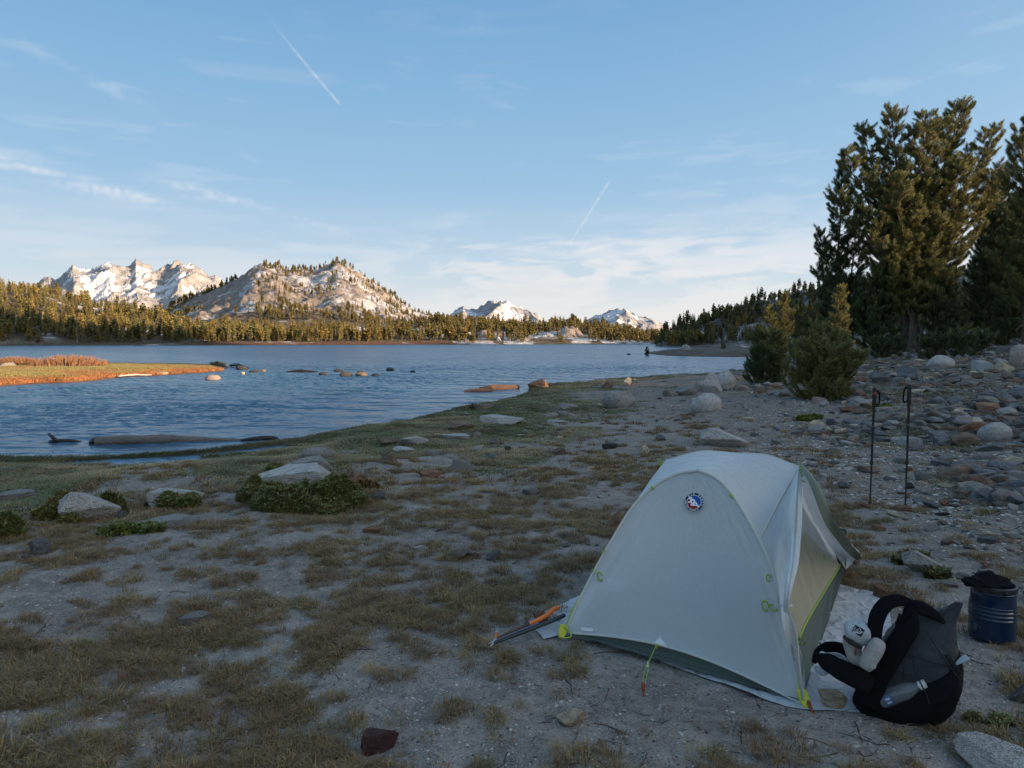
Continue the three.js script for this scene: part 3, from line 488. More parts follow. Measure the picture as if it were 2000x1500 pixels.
const farGeo = []; for (let i = 0; i < 6; i++) farGeo.push(farConifer(100 + i, 'slim')); for (let i = 0; i < 6; i++) farGeo.push(farConifer(200 + i, 'bushy')); farGeo.push(snag(7));
const tints = [[1.1, 1.05, .95], [1.5, 1.25, .8], [.8, .9, .85], [1.75, 1.35, .85], [.95, 1.05, 1]].map((t) => { const m = farNeedles.clone(); m.color = rgb(...t); return m; });  // the golden tints carry some of the sunlight in their colour
{
  const r = rng(404), trees = [];
  const add = (px, d, h, kind, zone) => { const p = zone === 'hill' ? V((px - 1000) / F * d, rightH(px, d), -d) : farPos(px, d); if (p.y < LAKE + .1) return; trees.push({ p, px, d, h, kind, zone, see: h / d, hide: 0 }); };
  const pick = (slim = .55) => (r() < .045 ? 12 : r() < slim ? floor(r() * 6) : 6 + floor(r() * 6));
  for (let i = 0; i < 2300; i++) { const px = -320 + 790 * r(), D = shoreD(px), d = D + 7 + 165 * pow(r(), 1.25); if (px > 300 && d > D + 110) continue; add(px, d, 3.4 + 5.8 * pow(r(), 1.3) * (.8 + .5 * noise(px * .06, d * .05)), pick(.6), 'left'); }
  for (let i = 0; i < 1950; i++) { const px = 350 + 560 * r(), D = shoreD(px), s = 9 + 125 * pow(r(), 1.25), n = fbm(px * .02, s * .03, 3); if (n < -.2 + .004 * s) continue; add(px, D + s, 2.8 + 4.9 * pow(r(), 1.2), pick(.5), 'mid'); }
  for (let i = 0; i < 4600; i++) {                                     // on the hill
    const px = 330 + 640 * r(), d = 420 + 235 * r(), x = (px - 1000) / F * d, n = fbm(x * .035 + 50, d * .035, 3);
    const top = ridgeB[1](px) - d, sky = abs(top) < 14, right = smooth(620, 780, px);
    const talus = smooth(360, 400, px) * smooth(515, 495, px) * smooth(600, 590, d);
    const want = mix(.06, .55, right) + (sky ? .45 : 0) + smooth(470, 430, d) * .35 - talus * .9 + (px < 440 && d > 585 ? .55 : 0);
    if (r() > want + n * 2.4 || top < -12) continue; add(px, d, 2.4 + 4.2 * pow(r(), 1.4), pick(.3), 'mid');
  }
  for (let i = 0; i < 1900; i++) {
    const px = 860 + 450 * r(), D = shoreD(px), s = 5 + 115 * r(), d = D + s, x = (px - 1000) / F * d;
    let keep = true; for (const [bp, bd, br] of [[945, 372, 16], [1005, 378, 12], [1110, 380, 12], [1075, 376, 9], [1150, 382, 8]]) if (hypot(x - (bp - 1000) / F * bd, d - bd) < br * 1.05 && r() < .93) keep = false;
    if (s < 35 && fbm(x * .05, 3, 2) < .1 && px < 1150) keep = false;
    if (keep) add(px, d, 2.8 + 4.4 * pow(r(), 1.2), pick(.45), 'low');
  }
  for (let i = 0; i < 2600; i++) {
    const px = 1272 + 700 * pow(r(), 1.2), C = rightCrest[1](px), d = 207 + (C - 203) * r(), n = fbm(px * .012, d * .05, 3), sky = d > C - 9;
    if (r() > .42 + n + (sky ? .3 : 0) + smooth(232, 212, d) * .3) continue; add(px, d, 2.0 + 3.2 * r(), pick(.5), 'hill');
  }
  const shown = trees.filter((t) => t.px > -15 && t.px < 1600);
  const rows = { left: 105, mid: 105, low: 50, hill: 40 }, chosen = new Set();
  for (const z in rows) shown.filter((t) => t.zone === z).sort((a, b) => b.see - a.see).slice(0, rows[z]).forEach((t) => chosen.add(t));
  const words = {
    left: ['slim dark conifer in the shaded forest at the left end of the far shore', 'bushy dark conifer in the shaded forest at the left end of the far shore', 'bare grey dead tree in the shaded forest at the left end of the far shore', 'conifers of the far left forest'],
    mid: ['slim golden-lit conifer on the far shore below the rocky hill', 'bushy golden-lit conifer on the far shore below the rocky hill', 'bare dead tree on the far shore below the rocky hill', 'conifers below the rocky hill'],
    low: ['slim conifer among the pale bluffs on the low far shore right of the hill', 'bushy conifer among the pale bluffs on the low far shore right of the hill', 'bare dead tree among the pale bluffs on the low far shore', 'conifers among the pale bluffs'],
    hill: ['slim small conifer on the blue-shaded rocky hill at right', 'bushy small conifer on the blue-shaded rocky hill at right', 'bare dead tree on the blue-shaded rocky hill at right', 'conifers on the shaded right hill'] };
  const rest = farGeo.map(() => []), restC = farGeo.map(() => []), mt = (t) => { const w = t.h * (.65 + .85 * r() * r() + .2 * r()); return new THREE.Matrix4().compose(t.p, new THREE.Quaternion().setFromAxisAngle(UPV, r() * 6.28), V(w, t.h, w)); };
  for (const t of trees) {
    const m = mt(t), gold = t.zone === 'hill' ? 0 : r();  // sunlit gold put into the tint, none on the shaded hill
    if (chosen.has(t)) {
      const k = t.kind === 12 ? 2 : t.kind < 6 ? 0 : 1, o = single(k === 2 ? 'dead_tree' : 'conifer', farGeo[t.kind], tints[floor(r() * 5)], words[t.zone][k], 'tree', words[t.zone][3]); m.decompose(o.position, o.quaternion, o.scale);
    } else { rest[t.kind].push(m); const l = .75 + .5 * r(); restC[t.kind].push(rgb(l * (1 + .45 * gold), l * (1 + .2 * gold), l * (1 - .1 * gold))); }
  }
  const f = stuffGroup('distant_forest', 'forest of small conifers covering the far shore, the rocky hill and the right-hand hill', 'forest');
  farGeo.forEach((g, i) => rest[i].length && instanced(f, 'conifers', g, farNeedles, rest[i], restC[i]));

}
{ // trees and stones of the islet
  const put = (px, py, top, kind, label, tint, name = 'conifer') => { const p = gp(px, py, LAKE + .5), h = dp(px, top, -p.z).y - p.y, o = single(name, farGeo[kind], tints[tint], label, 'tree'); o.position.copy(p); o.position.y = min(p.y, islet.hAt(p.x, p.z)); o.scale.set(h * 1.5, h * 1.03, h * 1.5); };
  put(1264, 687, 664, 7, 'small dark leaning conifer at the left tip of the islet', 2);
  put(1334, 683, 648, 8, 'dark conifer behind the pale stone on the islet', 2);
  put(1413, 683, 652, 1, 'slim dark conifer at the right end of the islet', 2);
}
// ---------------------------------------------------------------- stones
function rockGeo(seed, kind, detail = 4) {
  const r = rng(seed), g = mergeVertices(new THREE.IcosahedronGeometry(1, detail * 2 + (detail > 3 ? 4 : 1)).deleteAttribute('normal').deleteAttribute('uv')), p = g.attributes.position, cuts = [];
  const n = { round: 5, angular: 13, slab: 12, wedge: 8 }[kind];
  for (let i = 0; i < n; i++) { const d = V(r() - .5, (r() - .5) * (kind === 'slab' ? .5 : 1), r() - .5).normalize(); cuts.push([d, (kind === 'round' ? .8 : .46) + .28 * r()]); }
  if (kind === 'slab') cuts.push([V((r() - .5) * .25, 1, (r() - .5) * .25).normalize(), .42 + .1 * r()], [V((r() - .5) * .3, -1, (r() - .5) * .3).normalize(), .5]);
  if (kind === 'wedge') cuts.push([V(.55 + r() * .3, 1, (r() - .5) * .4).normalize(), .34], [V(-1, .35, .1).normalize(), .62]);
  const o = r() * 50;
  for (let i = 0; i < p.count; i++) {
    const v = V(p.getX(i), p.getY(i), p.getZ(i)).normalize(); let R = 1;
    for (const [d, k] of cuts) { const q = v.dot(d); if (q > .05) { const e = k / q; const m = kind === 'round' ? .22 : .025; const h = clamp(.5 + .5 * (R - e) / m); R = mix(R, e, h) - m * h * (1 - h); } }
    R *= 1 + fbm3(v.x * 1.3 + o, v.y * 1.3, v.z * 1.3, 2) * (kind === 'round' ? .22 : .10) + fbm3(v.x * 4 + o, v.y * (kind === 'slab' ? 9 : 4), v.z * 4, 3) * (kind === 'round' ? .05 : .055);
    p.setXYZ(i, v.x * R, v.y * R, v.z * R);
  }
  g.computeBoundingBox(); const b = g.boundingBox, s = b.getSize(V(0, 0, 0)), c = b.getCenter(V(0, 0, 0));
  for (let i = 0; i < p.count; i++) p.setXYZ(i, (p.getX(i) - c.x) / s.x, (p.getY(i) - b.min.y) / s.y * 1.3 - .3, (p.getZ(i) - c.z) / s.z);   // a unit stone, its lower part in the ground
  let q = g.toNonIndexed(); q.computeVertexNormals(); const nn = q.attributes.normal, pp = q.attributes.position, uv = new Float32Array(pp.count * 2);
  for (let i = 0; i < pp.count; i += 3) { const ax = abs(nn.getX(i)), ay = abs(nn.getY(i)), az = abs(nn.getZ(i)); for (let k = i; k < i + 3; k++) { const x = pp.getX(k), y = pp.getY(k), z = pp.getZ(k); uv[k * 2] = ay >= ax && ay >= az ? x : ax > az ? z : x; uv[k * 2 + 1] = ay >= ax && ay >= az ? z : y; } }
  q.setAttribute('uv', new THREE.BufferAttribute(uv, 2)); q = mergeVertices(q.deleteAttribute('normal'), 1e-4); return toCreasedNormals(q, kind === 'round' ? 1.2 : .42);
}
const graniteTex = texRGB(512, (u, v) => { const a = tileNoise(u, v, 120, 61), b = tileNoise(u, v, 70, 62), c = tileNoise(u, v, 6, 63), e = tileNoise(u, v, 17, 64), k = .74 + .10 * c + .1 * e - (a > .45 ? .34 : 0) + (b > .4 ? .16 : 0); const l = smooth(.35, .6, c * .6 + e * .7); return [mix(k, k * .55, l), mix(k * .99, k * .55, l), mix(k * .97, k * .52, l)]; });
const slateTex = texRGB(512, (u, v) => { const k = .7 + .2 * tileNoise(u, v * 1, 5, 65) + .18 * tileNoise(u, v, 40, 66) + .14 * tileNoise(u, v, 120, 67), rust = smooth(.3, .6, tileNoise(u, v, 7, 68) * .7 + tileNoise(u, v, 21, 69) * .6); return [mix(k, k * 1.15, rust), mix(k, k * .8, rust), mix(k, k * .58, rust)]; });
const stoneBump = texGray(512, (u, v) => .5 + .2 * tileNoise(u, v, 9, 70) + .2 * tileNoise(u, v, 31, 71) + .18 * tileNoise(u, v, 110, 72));
const stone = (c, map, name) => { const m = std(c, .92, { map, bumpMap: stoneBump, bumpScale: .03 }); m.name = name; return m; };
const ST = {
  pale: stone([.64, .615, .585], graniteTex, 'pale_granite'), grey: stone([.42, .40, .38], graniteTex, 'grey_granite'), slate: stone([.26, .27, .285], slateTex, 'blue_slate'), dark: stone([.10, .095, .09], slateTex, 'dark_stone'),
  tan: stone([.86, .73, .53], slateTex, 'tan_stone'), rust: stone([.46, .26, .16], slateTex, 'rusty_stone'), red: stone([.13, .045, .04], slateTex, 'dark_red_stone'), white: stone([.82, .80, .78], graniteTex, 'white_quartz'), brown: stone([.34, .255, .19], slateTex, 'brown_stone'), pink: stone([.56, .44, .38], graniteTex, 'pink_granite') };
const RG = { round: [1, 2, 3].map((s) => rockGeo(s * 13, 'round', 4)), angular: [4, 5, 6, 7].map((s) => rockGeo(s * 13, 'angular', 4)), slab: [8, 9, 10, 11].map((s) => rockGeo(s * 13, 'slab', 4)), wedge: [12, 15].map((s) => rockGeo(s * 13, 'wedge', 4)) };
const RS = { round: [1, 2].map((s) => rockGeo(s * 17, 'round', 2)), angular: [4, 5, 6, 7].map((s) => rockGeo(s * 17, 'angular', 2)), slab: [8, 9, 10, 11, 16].map((s) => rockGeo(s * 17, 'slab', 2)) };
function setRock(px, py, w, h, mat, kind, variant, turn, label, o = {}) {
  const p = o.y !== undefined ? gp(px, py, o.y) : onGround(px, py), k = -p.z / F, W = w * k * cos(atan2(p.x, -p.z)), D = W * (o.deep ?? .7), m = single(o.name ?? (W > .35 ? 'boulder' : 'stone'), (o.small ? RS : RG)[kind][variant % (o.small ? RS : RG)[kind].length], ST[mat], label, W > .35 ? 'boulder' : 'stone', o.group);
  const a = atan2(p.x, -p.z); p.x += sin(a) * D * .35; p.z -= cos(a) * D * .35; p.y = o.y ?? groundH(p.x, p.z);
  m.position.copy(p); m.rotation.set(o.tx ?? 0, turn - a, o.tz ?? 0); m.scale.set(W, max(.012, (h - (D * EYE_Y / -p.z / k) * .25) * k), D); return m;
}
const rocks = [
  [1413, 874, 97, 40, 'pale', 'wedge', 0, 0, 'large pale wedge-shaped boulder just behind the top of the tent'],
  [1379, 804, 68, 38, 'pale', 'round', 0, .4, 'rounded pale boulder right of the sandy strip, above the wedge-shaped one'],
  [1209, 797, 66, 33, 'grey', 'round', 1, 0, 'rounded grey boulder alone in the middle of the shore meadow'],
  [1390, 766, 40, 38, 'pale', 'angular', 0, .3, 'left of two pale boulders leaning together beside the dark bush'],
  [1418, 758, 56, 36, 'pale', 'round', 2, 1, 'right of two pale boulders leaning together beside the dark bush'],
  [1341, 773, 40, 18, 'grey', 'angular', 1, 0, 'blocky grey boulder left of the two leaning boulders'],
  [1308, 774, 30, 14, 'grey', 'slab', 0, .5, 'low grey stone left of the blocky boulder'],
  [1368, 763, 24, 20, 'pale', 'angular', 2, .9, 'small pale stone between the blocky boulder and the leaning pair'],
  [1051, 757, 43, 18, 'rust', 'wedge', 1, 3.1, 'triangular orange-brown boulder at the water\'s edge'],
  [1185, 757, 26, 21, 'brown', 'angular', 3, .2, 'upright brown boulder on the shore right of the orange-brown one'],
  [1226, 752, 24, 16, 'tan', 'angular', 1, 1.2, 'small tan boulder on the shore right of the upright brown one'],
  [980, 828, 90, 16, 'pale', 'slab', 1, .1, 'long low pale slab in the green meadow near the water'],
  [902, 840, 52, 15, 'brown', 'slab', 2, .2, 'flat brownish slab left of the long pale one'],
  [890, 860, 62, 12, 'pale', 'slab', 3, -.25, 'thin pale slab slanting up to the right in the meadow'],
  [810, 868, 58, 15, 'pale', 'slab', 0, .2, 'low pale boulder in the turf near the narrow end of the water'],
  [789, 883, 46, 11, 'white', 'slab', 2, -.2, 'flat white slab below the low pale boulder'],
  [764, 870, 52, 18, 'brown', 'wedge', 0, .4, 'dark brown wedge-shaped boulder left of the low pale boulder'],
  [966, 869, 24, 13, 'slate', 'angular', 0, .4, 'small blue-grey stone below the thin pale slab'],
  [932, 882, 24, 10, 'pale', 'round', 0, .6, 'small pale stone left of the blue-grey one'],
  [849, 889, 34, 9, 'grey', 'slab', 1, .1, 'small flat grey slab on bare soil'], [960, 894, 20, 8, 'slate', 'slab', 2, .3, 'thin blue-grey chip below the blue-grey stone'], [992, 881, 14, 10, 'dark', 'angular', 2, .3, 'little dark stone right of the blue-grey one'],
  [1093, 888, 25, 16, 'brown', 'angular', 1, .2, 'squarish brown stone standing in the middle of the flat'], [1258, 888, 24, 18, 'tan', 'round', 2, .8, 'round tan stone left of the tent top'], [1190, 877, 32, 11, 'dark', 'slab', 3, .3, 'dark flat stone between the squarish brown and the round tan stone'],
  [904, 918, 50, 22, 'grey', 'wedge', 1, .3, 'grey wedge-shaped stone by a grass clump in the middle'], [838, 933, 46, 18, 'rust', 'angular', 2, .4, 'crumbling reddish rock left of the grey wedge'], [1037, 967, 36, 14, 'grey', 'slab', 0, .3, 'low grey stone sunk in the sand left of the tent'],
  [1200, 1034, 34, 36, 'rust', 'angular', 3, .7, 'orange-brown rock half hidden behind the left edge of the tent'], [743, 978, 27, 20, 'slate', 'angular', 0, .2, 'small faceted grey stone right of the big shrub'],
  [178, 1018, 130, 66, 'pale', 'wedge', 0, .0, 'sloping pale boulder between shrubs on the left'], [342, 990, 118, 36, 'pale', 'slab', 1, .2, 'pale boulder behind a shrub, right of the sloping one'], [575, 956, 186, 48, 'pale', 'wedge', 1, 3.0, 'long pale boulder behind the big shrub'],
  [602, 924, 104, 34, 'grey', 'wedge', 1, 2.9, 'middle one of three stacked-looking pale boulders above the big shrub'], [622, 896, 72, 22, 'grey', 'round', 1, .3, 'rearmost grey boulder of the three above the big shrub'], [684, 889, 40, 8, 'grey', 'slab', 2, .3, 'low grey slab right of the rearmost boulder'],
  [625, 984, 44, 16, 'grey', 'wedge', 0, .6, 'small grey stone poking out of the big shrub'], [25, 982, 88, 26, 'grey', 'slab', 3, .2, 'low grey boulder at the left edge'], [330, 1030, 130, 22, 'grey', 'slab', 0, .05, 'flat grey bedrock slab at ground level on the left'],
  [78, 1084, 48, 36, 'slate', 'angular', 2, .7, 'dark blue-grey angular rock near the left edge'], [53, 1092, 24, 8, 'dark', 'slab', 2, .4, 'small dark chip beside the blue-grey angular rock'], [238, 1013, 20, 16, 'slate', 'angular', 1, .4, 'little bluish stone at the foot of the sloping pale boulder'],
  [700, 945, 44, 14, 'rust', 'angular', 0, .3, 'rusty stone at the right end of the big shrub'], [683, 936, 24, 22, 'brown', 'angular', 1, .8, 'dark brown stone against the long pale boulder'],
  [1117, 1418, 64, 36, 'tan', 'angular', 1, .5, 'tan rock in the sand in front of the tent'], [740, 1470, 82, 46, 'red', 'slab', 1, .5, 'dark red slab in the grass at the bottom'], [726, 1042, 38, 12, 'rust', 'slab', 3, .1, 'orange stone in the turf left of the tent'], [821, 1077, 32, 12, 'white', 'slab', 0, .1, 'white block-shaped stone in the turf'],
  [682, 1105, 18, 12, 'white', 'angular', 1, .4, 'little white stone in the turf'], [378, 1222, 66, 22, 'grey', 'slab', 3, .2, 'flat grey stone among the grass tufts on the left'], [55, 1344, 42, 12, 'tan', 'slab', 0, .15, 'flat orange-tan stone near the lower left corner'], [1645, 1500, 34, 14, 'tan', 'angular', 2, .3, 'pale orange stone cut by the bottom edge'],
  [1802, 1118, 92, 48, 'pale', 'wedge', 0, .2, 'pale speckled boulder behind the backpack'], [1990, 1540, 290, 66, 'pale', 'slab', 2, .3, 'big flat speckled slab in the lower right corner'], [1942, 862, 76, 38, 'pale', 'round', 0, .35, 'rounded pale boulder on the stony slope near the right edge'],
  [1936, 881, 62, 20, 'slate', 'angular', 3, .3, 'dark blue stone just below the rounded pale boulder'], [1998, 716, 62, 46, 'pink', 'round', 1, .4, 'big rounded pinkish boulder at the right edge under the pines'], [1944, 692, 24, 18, 'pink', 'angular', 1, .6, 'upright pinkish stone under the pines, left of the big round boulder'], [1930, 897, 40, 11, 'white', 'wedge', 0, .1, 'flat whitish stone on the gravel near the right edge'],
  [1836, 724, 58, 27, 'pale', 'round', 2, .2, 'pale block at the top of the stony slope, below the pine trunks'], [1778, 738, 58, 23, 'slate', 'wedge', 1, .4, 'dark blue-grey block at the top of the stony slope, left of the pale block'], [1718, 752, 44, 26, 'slate', 'wedge', 0, .3, 'blue-grey slab leaning beside the green bush'], [1920, 722, 50, 21, 'pale', 'slab', 1, -.35, 'elongated pale boulder tilted up, under the pines'], [1960, 724, 46, 22, 'tan', 'wedge', 1, -.3, 'tilted buff slab left of the big round boulder'],
  [1966, 737, 22, 15, 'pink', 'round', 0, .3, 'small rounded stone below the tilted buff slab'], [1716, 1037, 32, 11, 'rust', 'slab', 1, .1, 'rust-red flat stone on the gravel right of the tent'], [1930, 1048, 44, 12, 'tan', 'slab', 2, .1, 'buff flat slab near the right edge, upper of a little pile'], [1926, 1062, 42, 14, 'slate', 'slab', 3, .3, 'blue-grey flat slab under the buff slab'], [1977, 1051, 44, 11, 'pale', 'slab', 0, .1, 'pale thin slab right of the little pile'],
  [1799, 938, 32, 22, 'grey', 'angular', 2, .2, 'squarish grey stone right of the trekking poles'], [1776, 922, 15, 12, 'rust', 'angular', 1, .2, 'small orange stone beside the right trekking pole'], [1799, 948, 20, 9, 'tan', 'round', 1, .2, 'small tan stone in front of the squarish grey stone'], [1697, 924, 50, 15, 'pink', 'slab', 0, .2, 'pinkish flat stone behind the left trekking pole'], [1738, 940, 28, 9, 'slate', 'slab', 1, .4, 'bluish flat stone between the trekking poles'], [1648, 955, 26, 13, 'slate', 'angular', 0, .5, 'bluish stone on the gravel behind the tent'], [1777, 955, 22, 12, 'dark', 'angular', 0, .5, 'dark stone at the foot of the squarish grey stone'],
  [1990, 1372, 46, 40, 'slate', 'angular', 3, .6, 'blue-grey rock cut by the right edge below the canister'], [1866, 1372, 20, 12, 'dark', 'angular', 1, .6, 'small dark stone in front of the canister'], [1920, 1236, 14, 8, 'tan', 'angular', 1, .6, 'little tan stone beside the backpack'],
  [1610, 795, 22, 13, 'pale', 'angular', 1, .6, 'small pale stone in front of the green bush'], [1520, 775, 18, 12, 'pale', 'angular', 1, .6, 'small whitish stone left of the green bush'], [1600, 788, 30, 13, 'pink', 'slab', 1, .2, 'pinkish slab in front of the green bush'], [1458, 823, 30, 8, 'tan', 'slab', 3, .2, 'thin tan slab right of the rounded pale boulder'], [1112, 803, 40, 14, 'grey', 'slab', 2, .4, 'low grey stone between the long pale slab and the rounded boulder'], [1100, 814, 24, 12, 'grey', 'angular', 2, .4, 'cluster stone just below the low grey one'], [1090, 826, 44, 5, 'pale', 'slab', 2, .1, 'thin pale slab level with the ground'],
  [1085, 852, 20, 10, 'brown', 'angular', 0, .4, 'little brown stone above the squarish brown one'], [1092, 858, 16, 6, 'tan', 'round', 0, .4, 'little tan stone in front of the little brown one'], [760, 905, 34, 20, 'brown', 'wedge', 1, .3, 'brown slanting rock right of the long boulders'], [945, 799, 40, 9, 'brown', 'slab', 1, .1, 'brown stone in the turf bank by the water'],
];
for (const [px, py, w, h, mat, kind, v, turn, label] of rocks) setRock(px, py, w, h, mat, kind, v, turn, label);
{ // stones out in the lake
  const W = (px, py, w, h, mat, label) => setRock(px, py, w, h, mat, 'round', px % 3, px % 7, label, { y: LAKE, small: true, name: 'lake_stone' });
  W(632, 733, 26, 6, 'dark', 'low dark stone in the lake, left end of the row'); W(676, 735, 30, 9, 'dark', 'larger dark stone in the middle of the row in the lake'); W(706, 735, 26, 8, 'brown', 'brownish stone in the row in the lake'); W(733, 735, 22, 5, 'dark', 'low dark stone at the right end of the row in the lake'); W(762, 724, 17, 6, 'dark', 'dark stone standing off to the right behind the row in the lake'); W(806, 727, 14, 4, 'dark', 'smallest dark stone, farthest right in the lake'); W(661, 726, 20, 5, 'dark', 'dark stone just behind the row in the lake'); W(704, 727, 16, 3, 'dark', 'flat dark stone behind the brownish stone in the lake');
  W(416, 742, 32, 10, 'pink', 'pinkish lit stone in the water by the tip of the peninsula'); W(472, 722, 24, 8, 'dark', 'dark rock at the tip of the peninsula'); W(500, 727, 30, 4, 'dark', 'flat dark rock in the water right of the peninsula tip'); W(515, 726, 12, 5, 'brown', 'small rock at the end of the rocks off the peninsula tip'); W(474, 731, 12, 5, 'tan', 'small lit rock in front of the peninsula tip'); W(1228, 693, 8, 3, 'dark', 'tiny dark rock in the water left of the islet');
  const i1 = setRock(1339, 687, 20, 14, 'grey', 'round', 0, .3, 'pale grey stone on top of the islet', { y: LAKE + .3, small: true }); i1.name = numbered('boulder');
  const s1 = setRock(310, 731, 40, 5, 'pink', 'slab', 0, .3, 'flat lit stone at the water side of the peninsula', { y: LAKE + .05, small: true }); const s2 = setRock(12, 720, 40, 12, 'grey', 'slab', 0, .3, 'grey stone beside the left willow bush on the peninsula', { y: LAKE + .2, small: true });
}

// ---------------------------------------------------------------- loose stones on the slope, and gravel
{
  const r = rng(808), list = [], kinds = ['slab', 'slab', 'slab', 'slab', 'angular', 'angular'], mats = ['grey', 'grey', 'pale', 'slate', 'slate', 'brown', 'tan', 'pink', 'grey', 'brown', 'slate', 'rust'];
  const taken = rocks.map(([px, py, w]) => { const p = onGround(px, py); return [p.x, p.z, w * -p.z / F * .5]; });
  for (let i = 0; i < 60000 && list.length < 11000; i++) {
    const d = 4 * pow(10.5, r()), t = mix(-.12, .84, r()), x = t * d, z = -d; if (hypot(x - TENT.x, z - TENT.z) < 1.7 && x < TENT.x + 1) continue;
    const s = inland(x, z); if (s < .4) continue; const c = cover(x, z, s), k = max(c.talus * (.3 + .7 * smooth(-.2, .25, noise(x * 1.4, z * 1.4))), c.gravel * .10, .012 + .03 * smooth(-9, -14, z) + .02 * c.meadow); if (r() > k) continue;
    const size = .04 + (c.talus > .3 ? .42 : .2) * pow(r(), c.talus > .3 ? 5 : 6);
    let ok = true; for (const [a, b, q] of taken) if (hypot(a - x, b - z) < q + size * .4) { ok = false; break; } if (!ok) continue;
    list.push({ x, z, size, c, t, see: size / d });
  }
  list.sort((a, b) => b.see - a.see);
  const adj = { grey: 'grey', pale: 'pale', slate: 'blue-grey', brown: 'brown', tan: 'tan', pink: 'pinkish', rust: 'rusty', dark: 'dark' }, shape = { slab: 'flat slab', angular: 'angular stone', round: 'rounded stone' }; let nInd = 0; const rest = new Map();
  for (const e of list) {
    const kind = kinds[floor(r() * 6)], mat = mats[floor(r() * 12)], v = floor(r() * RS[kind].length), y = groundH(e.x, e.z), q = new THREE.Quaternion().setFromEuler(new THREE.Euler((r() - .5) * .5, r() * 6.28, (r() - .5) * .5)), W = e.size, Hh = W * (kind === 'slab' ? .12 + .15 * r() : .26 + .26 * r()), D = W * (.38 + .5 * r()), m = new THREE.Matrix4().compose(V(e.x, y, e.z), q, V(W, Hh, D));
    if (nInd < 235 && e.t < .78) {
      const zone = e.c.talus > .4 ? 'on the stony slope at right' : e.x > 2 ? 'on the gravel right of the tent' : 'in the shore meadow and sand left of the tent', L = `${adj[mat]} ${shape[kind]} lying loose ${zone}`;
      const o = single('stone', RS[kind][v], ST[mat], L, 'stone', `${adj[mat]} ${shape[kind]}s ${zone}`); m.decompose(o.position, o.quaternion, o.scale); nInd++;
    } else { const key = kind + '|' + v + '|' + mat; if (!rest.has(key)) rest.set(key, []); rest.get(key).push(m); }
  }
  const g = stuffGroup('loose_stones', 'countless smaller loose stones covering the slope and gravel on the right', 'stones');
  for (const [key, l] of rest) { const [kind, v, mat] = key.split('|'); instanced(g, 'stones', RS[kind][+v], ST[mat], l); }
  // gravel: small stones a few millimetres to three centimetres across
  const peb = [1, 2, 3].map((s) => { const q = new THREE.IcosahedronGeometry(.5, 0), p = q.attributes.position, o = new Map(); for (let i = 0; i < p.count; i++) { const k = [p.getX(i), p.getY(i), p.getZ(i)].map((a) => a.toFixed(3)).join(); if (!o.has(k)) o.set(k, .7 + .6 * noise3(p.getX(i) * 3 + s * 9, p.getY(i) * 3, p.getZ(i) * 3)); const w = o.get(k); p.setXYZ(i, p.getX(i) * w * 1.35, p.getY(i) * w * .36, p.getZ(i) * w * .8); } q.computeVertexNormals(); return q; });
  const pl = [[], [], []], pc = [[], [], []], tone = [[.48, .44, .40], [.36, .34, .32], [.28, .25, .22], [.36, .26, .19], [.38, .355, .33]];
  for (let i = 0; i < 90000; i++) {
    const d = 2 * pow(9, r()), t = mix(-.84, .84, r()), x = t * d, z = -d, s = inland(x, z); if (s < 1) continue; const c = cover(x, z, s), k = .2 + .75 * max(c.gravel, c.talus) - .15 * c.meadow - .12 * c.turf; if (r() > k) continue;
    const w = .006 + (.010 + .030 * max(c.gravel, c.talus)) * pow(r(), 3) * 1.6 + .0012 * d, j = i % 3, q = new THREE.Quaternion().setFromAxisAngle(UPV, r() * 6.28); pl[j].push(new THREE.Matrix4().compose(V(x, groundH(x, z, s) + w * .08, z), q, V(w, w, w))); pc[j].push(rgb(...tone[floor(pow(r(), 1.3) * 5)]));
  }
  const gg = stuffGroup('gravel', 'fine grey gravel scattered over the sand', 'gravel'), gm = std([1, 1, 1], .95); peb.forEach((q, j) => instanced(gg, 'pebbles', q, gm, pl[j], pc[j]));

}
// ---------------------------------------------------------------- grass tufts, meadow grass, low shrubs
function clumpGeo(seed, blades, height, spread, wide, flat = 0) {
  const r = rng(seed), p = [];
  for (let i = 0; i < blades; i++) {
    const a = r() * 6.28, q = spread * sqrt(r()), b = V(cos(a) * q, -.004, sin(a) * q), h = height * (.45 + .75 * r()), ln = .35 + 1.0 * r() + flat, da = a + (r() - .5) * 2.2, s = V(-sin(da), 0, cos(da)).multiplyScalar(wide * (.5 + .5 * r()));
    const m = b.clone().add(V(cos(da) * h * ln * .28, h * .62, sin(da) * h * ln * .28)), t = b.clone().add(V(cos(da) * h * ln * .9, h * (.95 - .45 * r() * ln), sin(da) * h * ln * .9));
    const b1 = b.clone().add(s), b2 = b.clone().sub(s), m1 = m.clone().addScaledVector(s, .8), m2 = m.clone().addScaledVector(s, -.8);
    for (const k of [b1, b2, m1, m1, b2, m2, m1, m2, t]) p.push(k.x, k.y, k.z);
  }
  const g = new THREE.BufferGeometry(); g.setAttribute('position', new THREE.Float32BufferAttribute(p, 3)); g.computeVertexNormals(); return g;
}
const bladeMat = new THREE.MeshPhysicalMaterial({ color: rgb(1, 1, 1), roughness: .8, transmission: .25, thickness: 0, side: THREE.DoubleSide }); bladeMat.name = 'grass_blades';
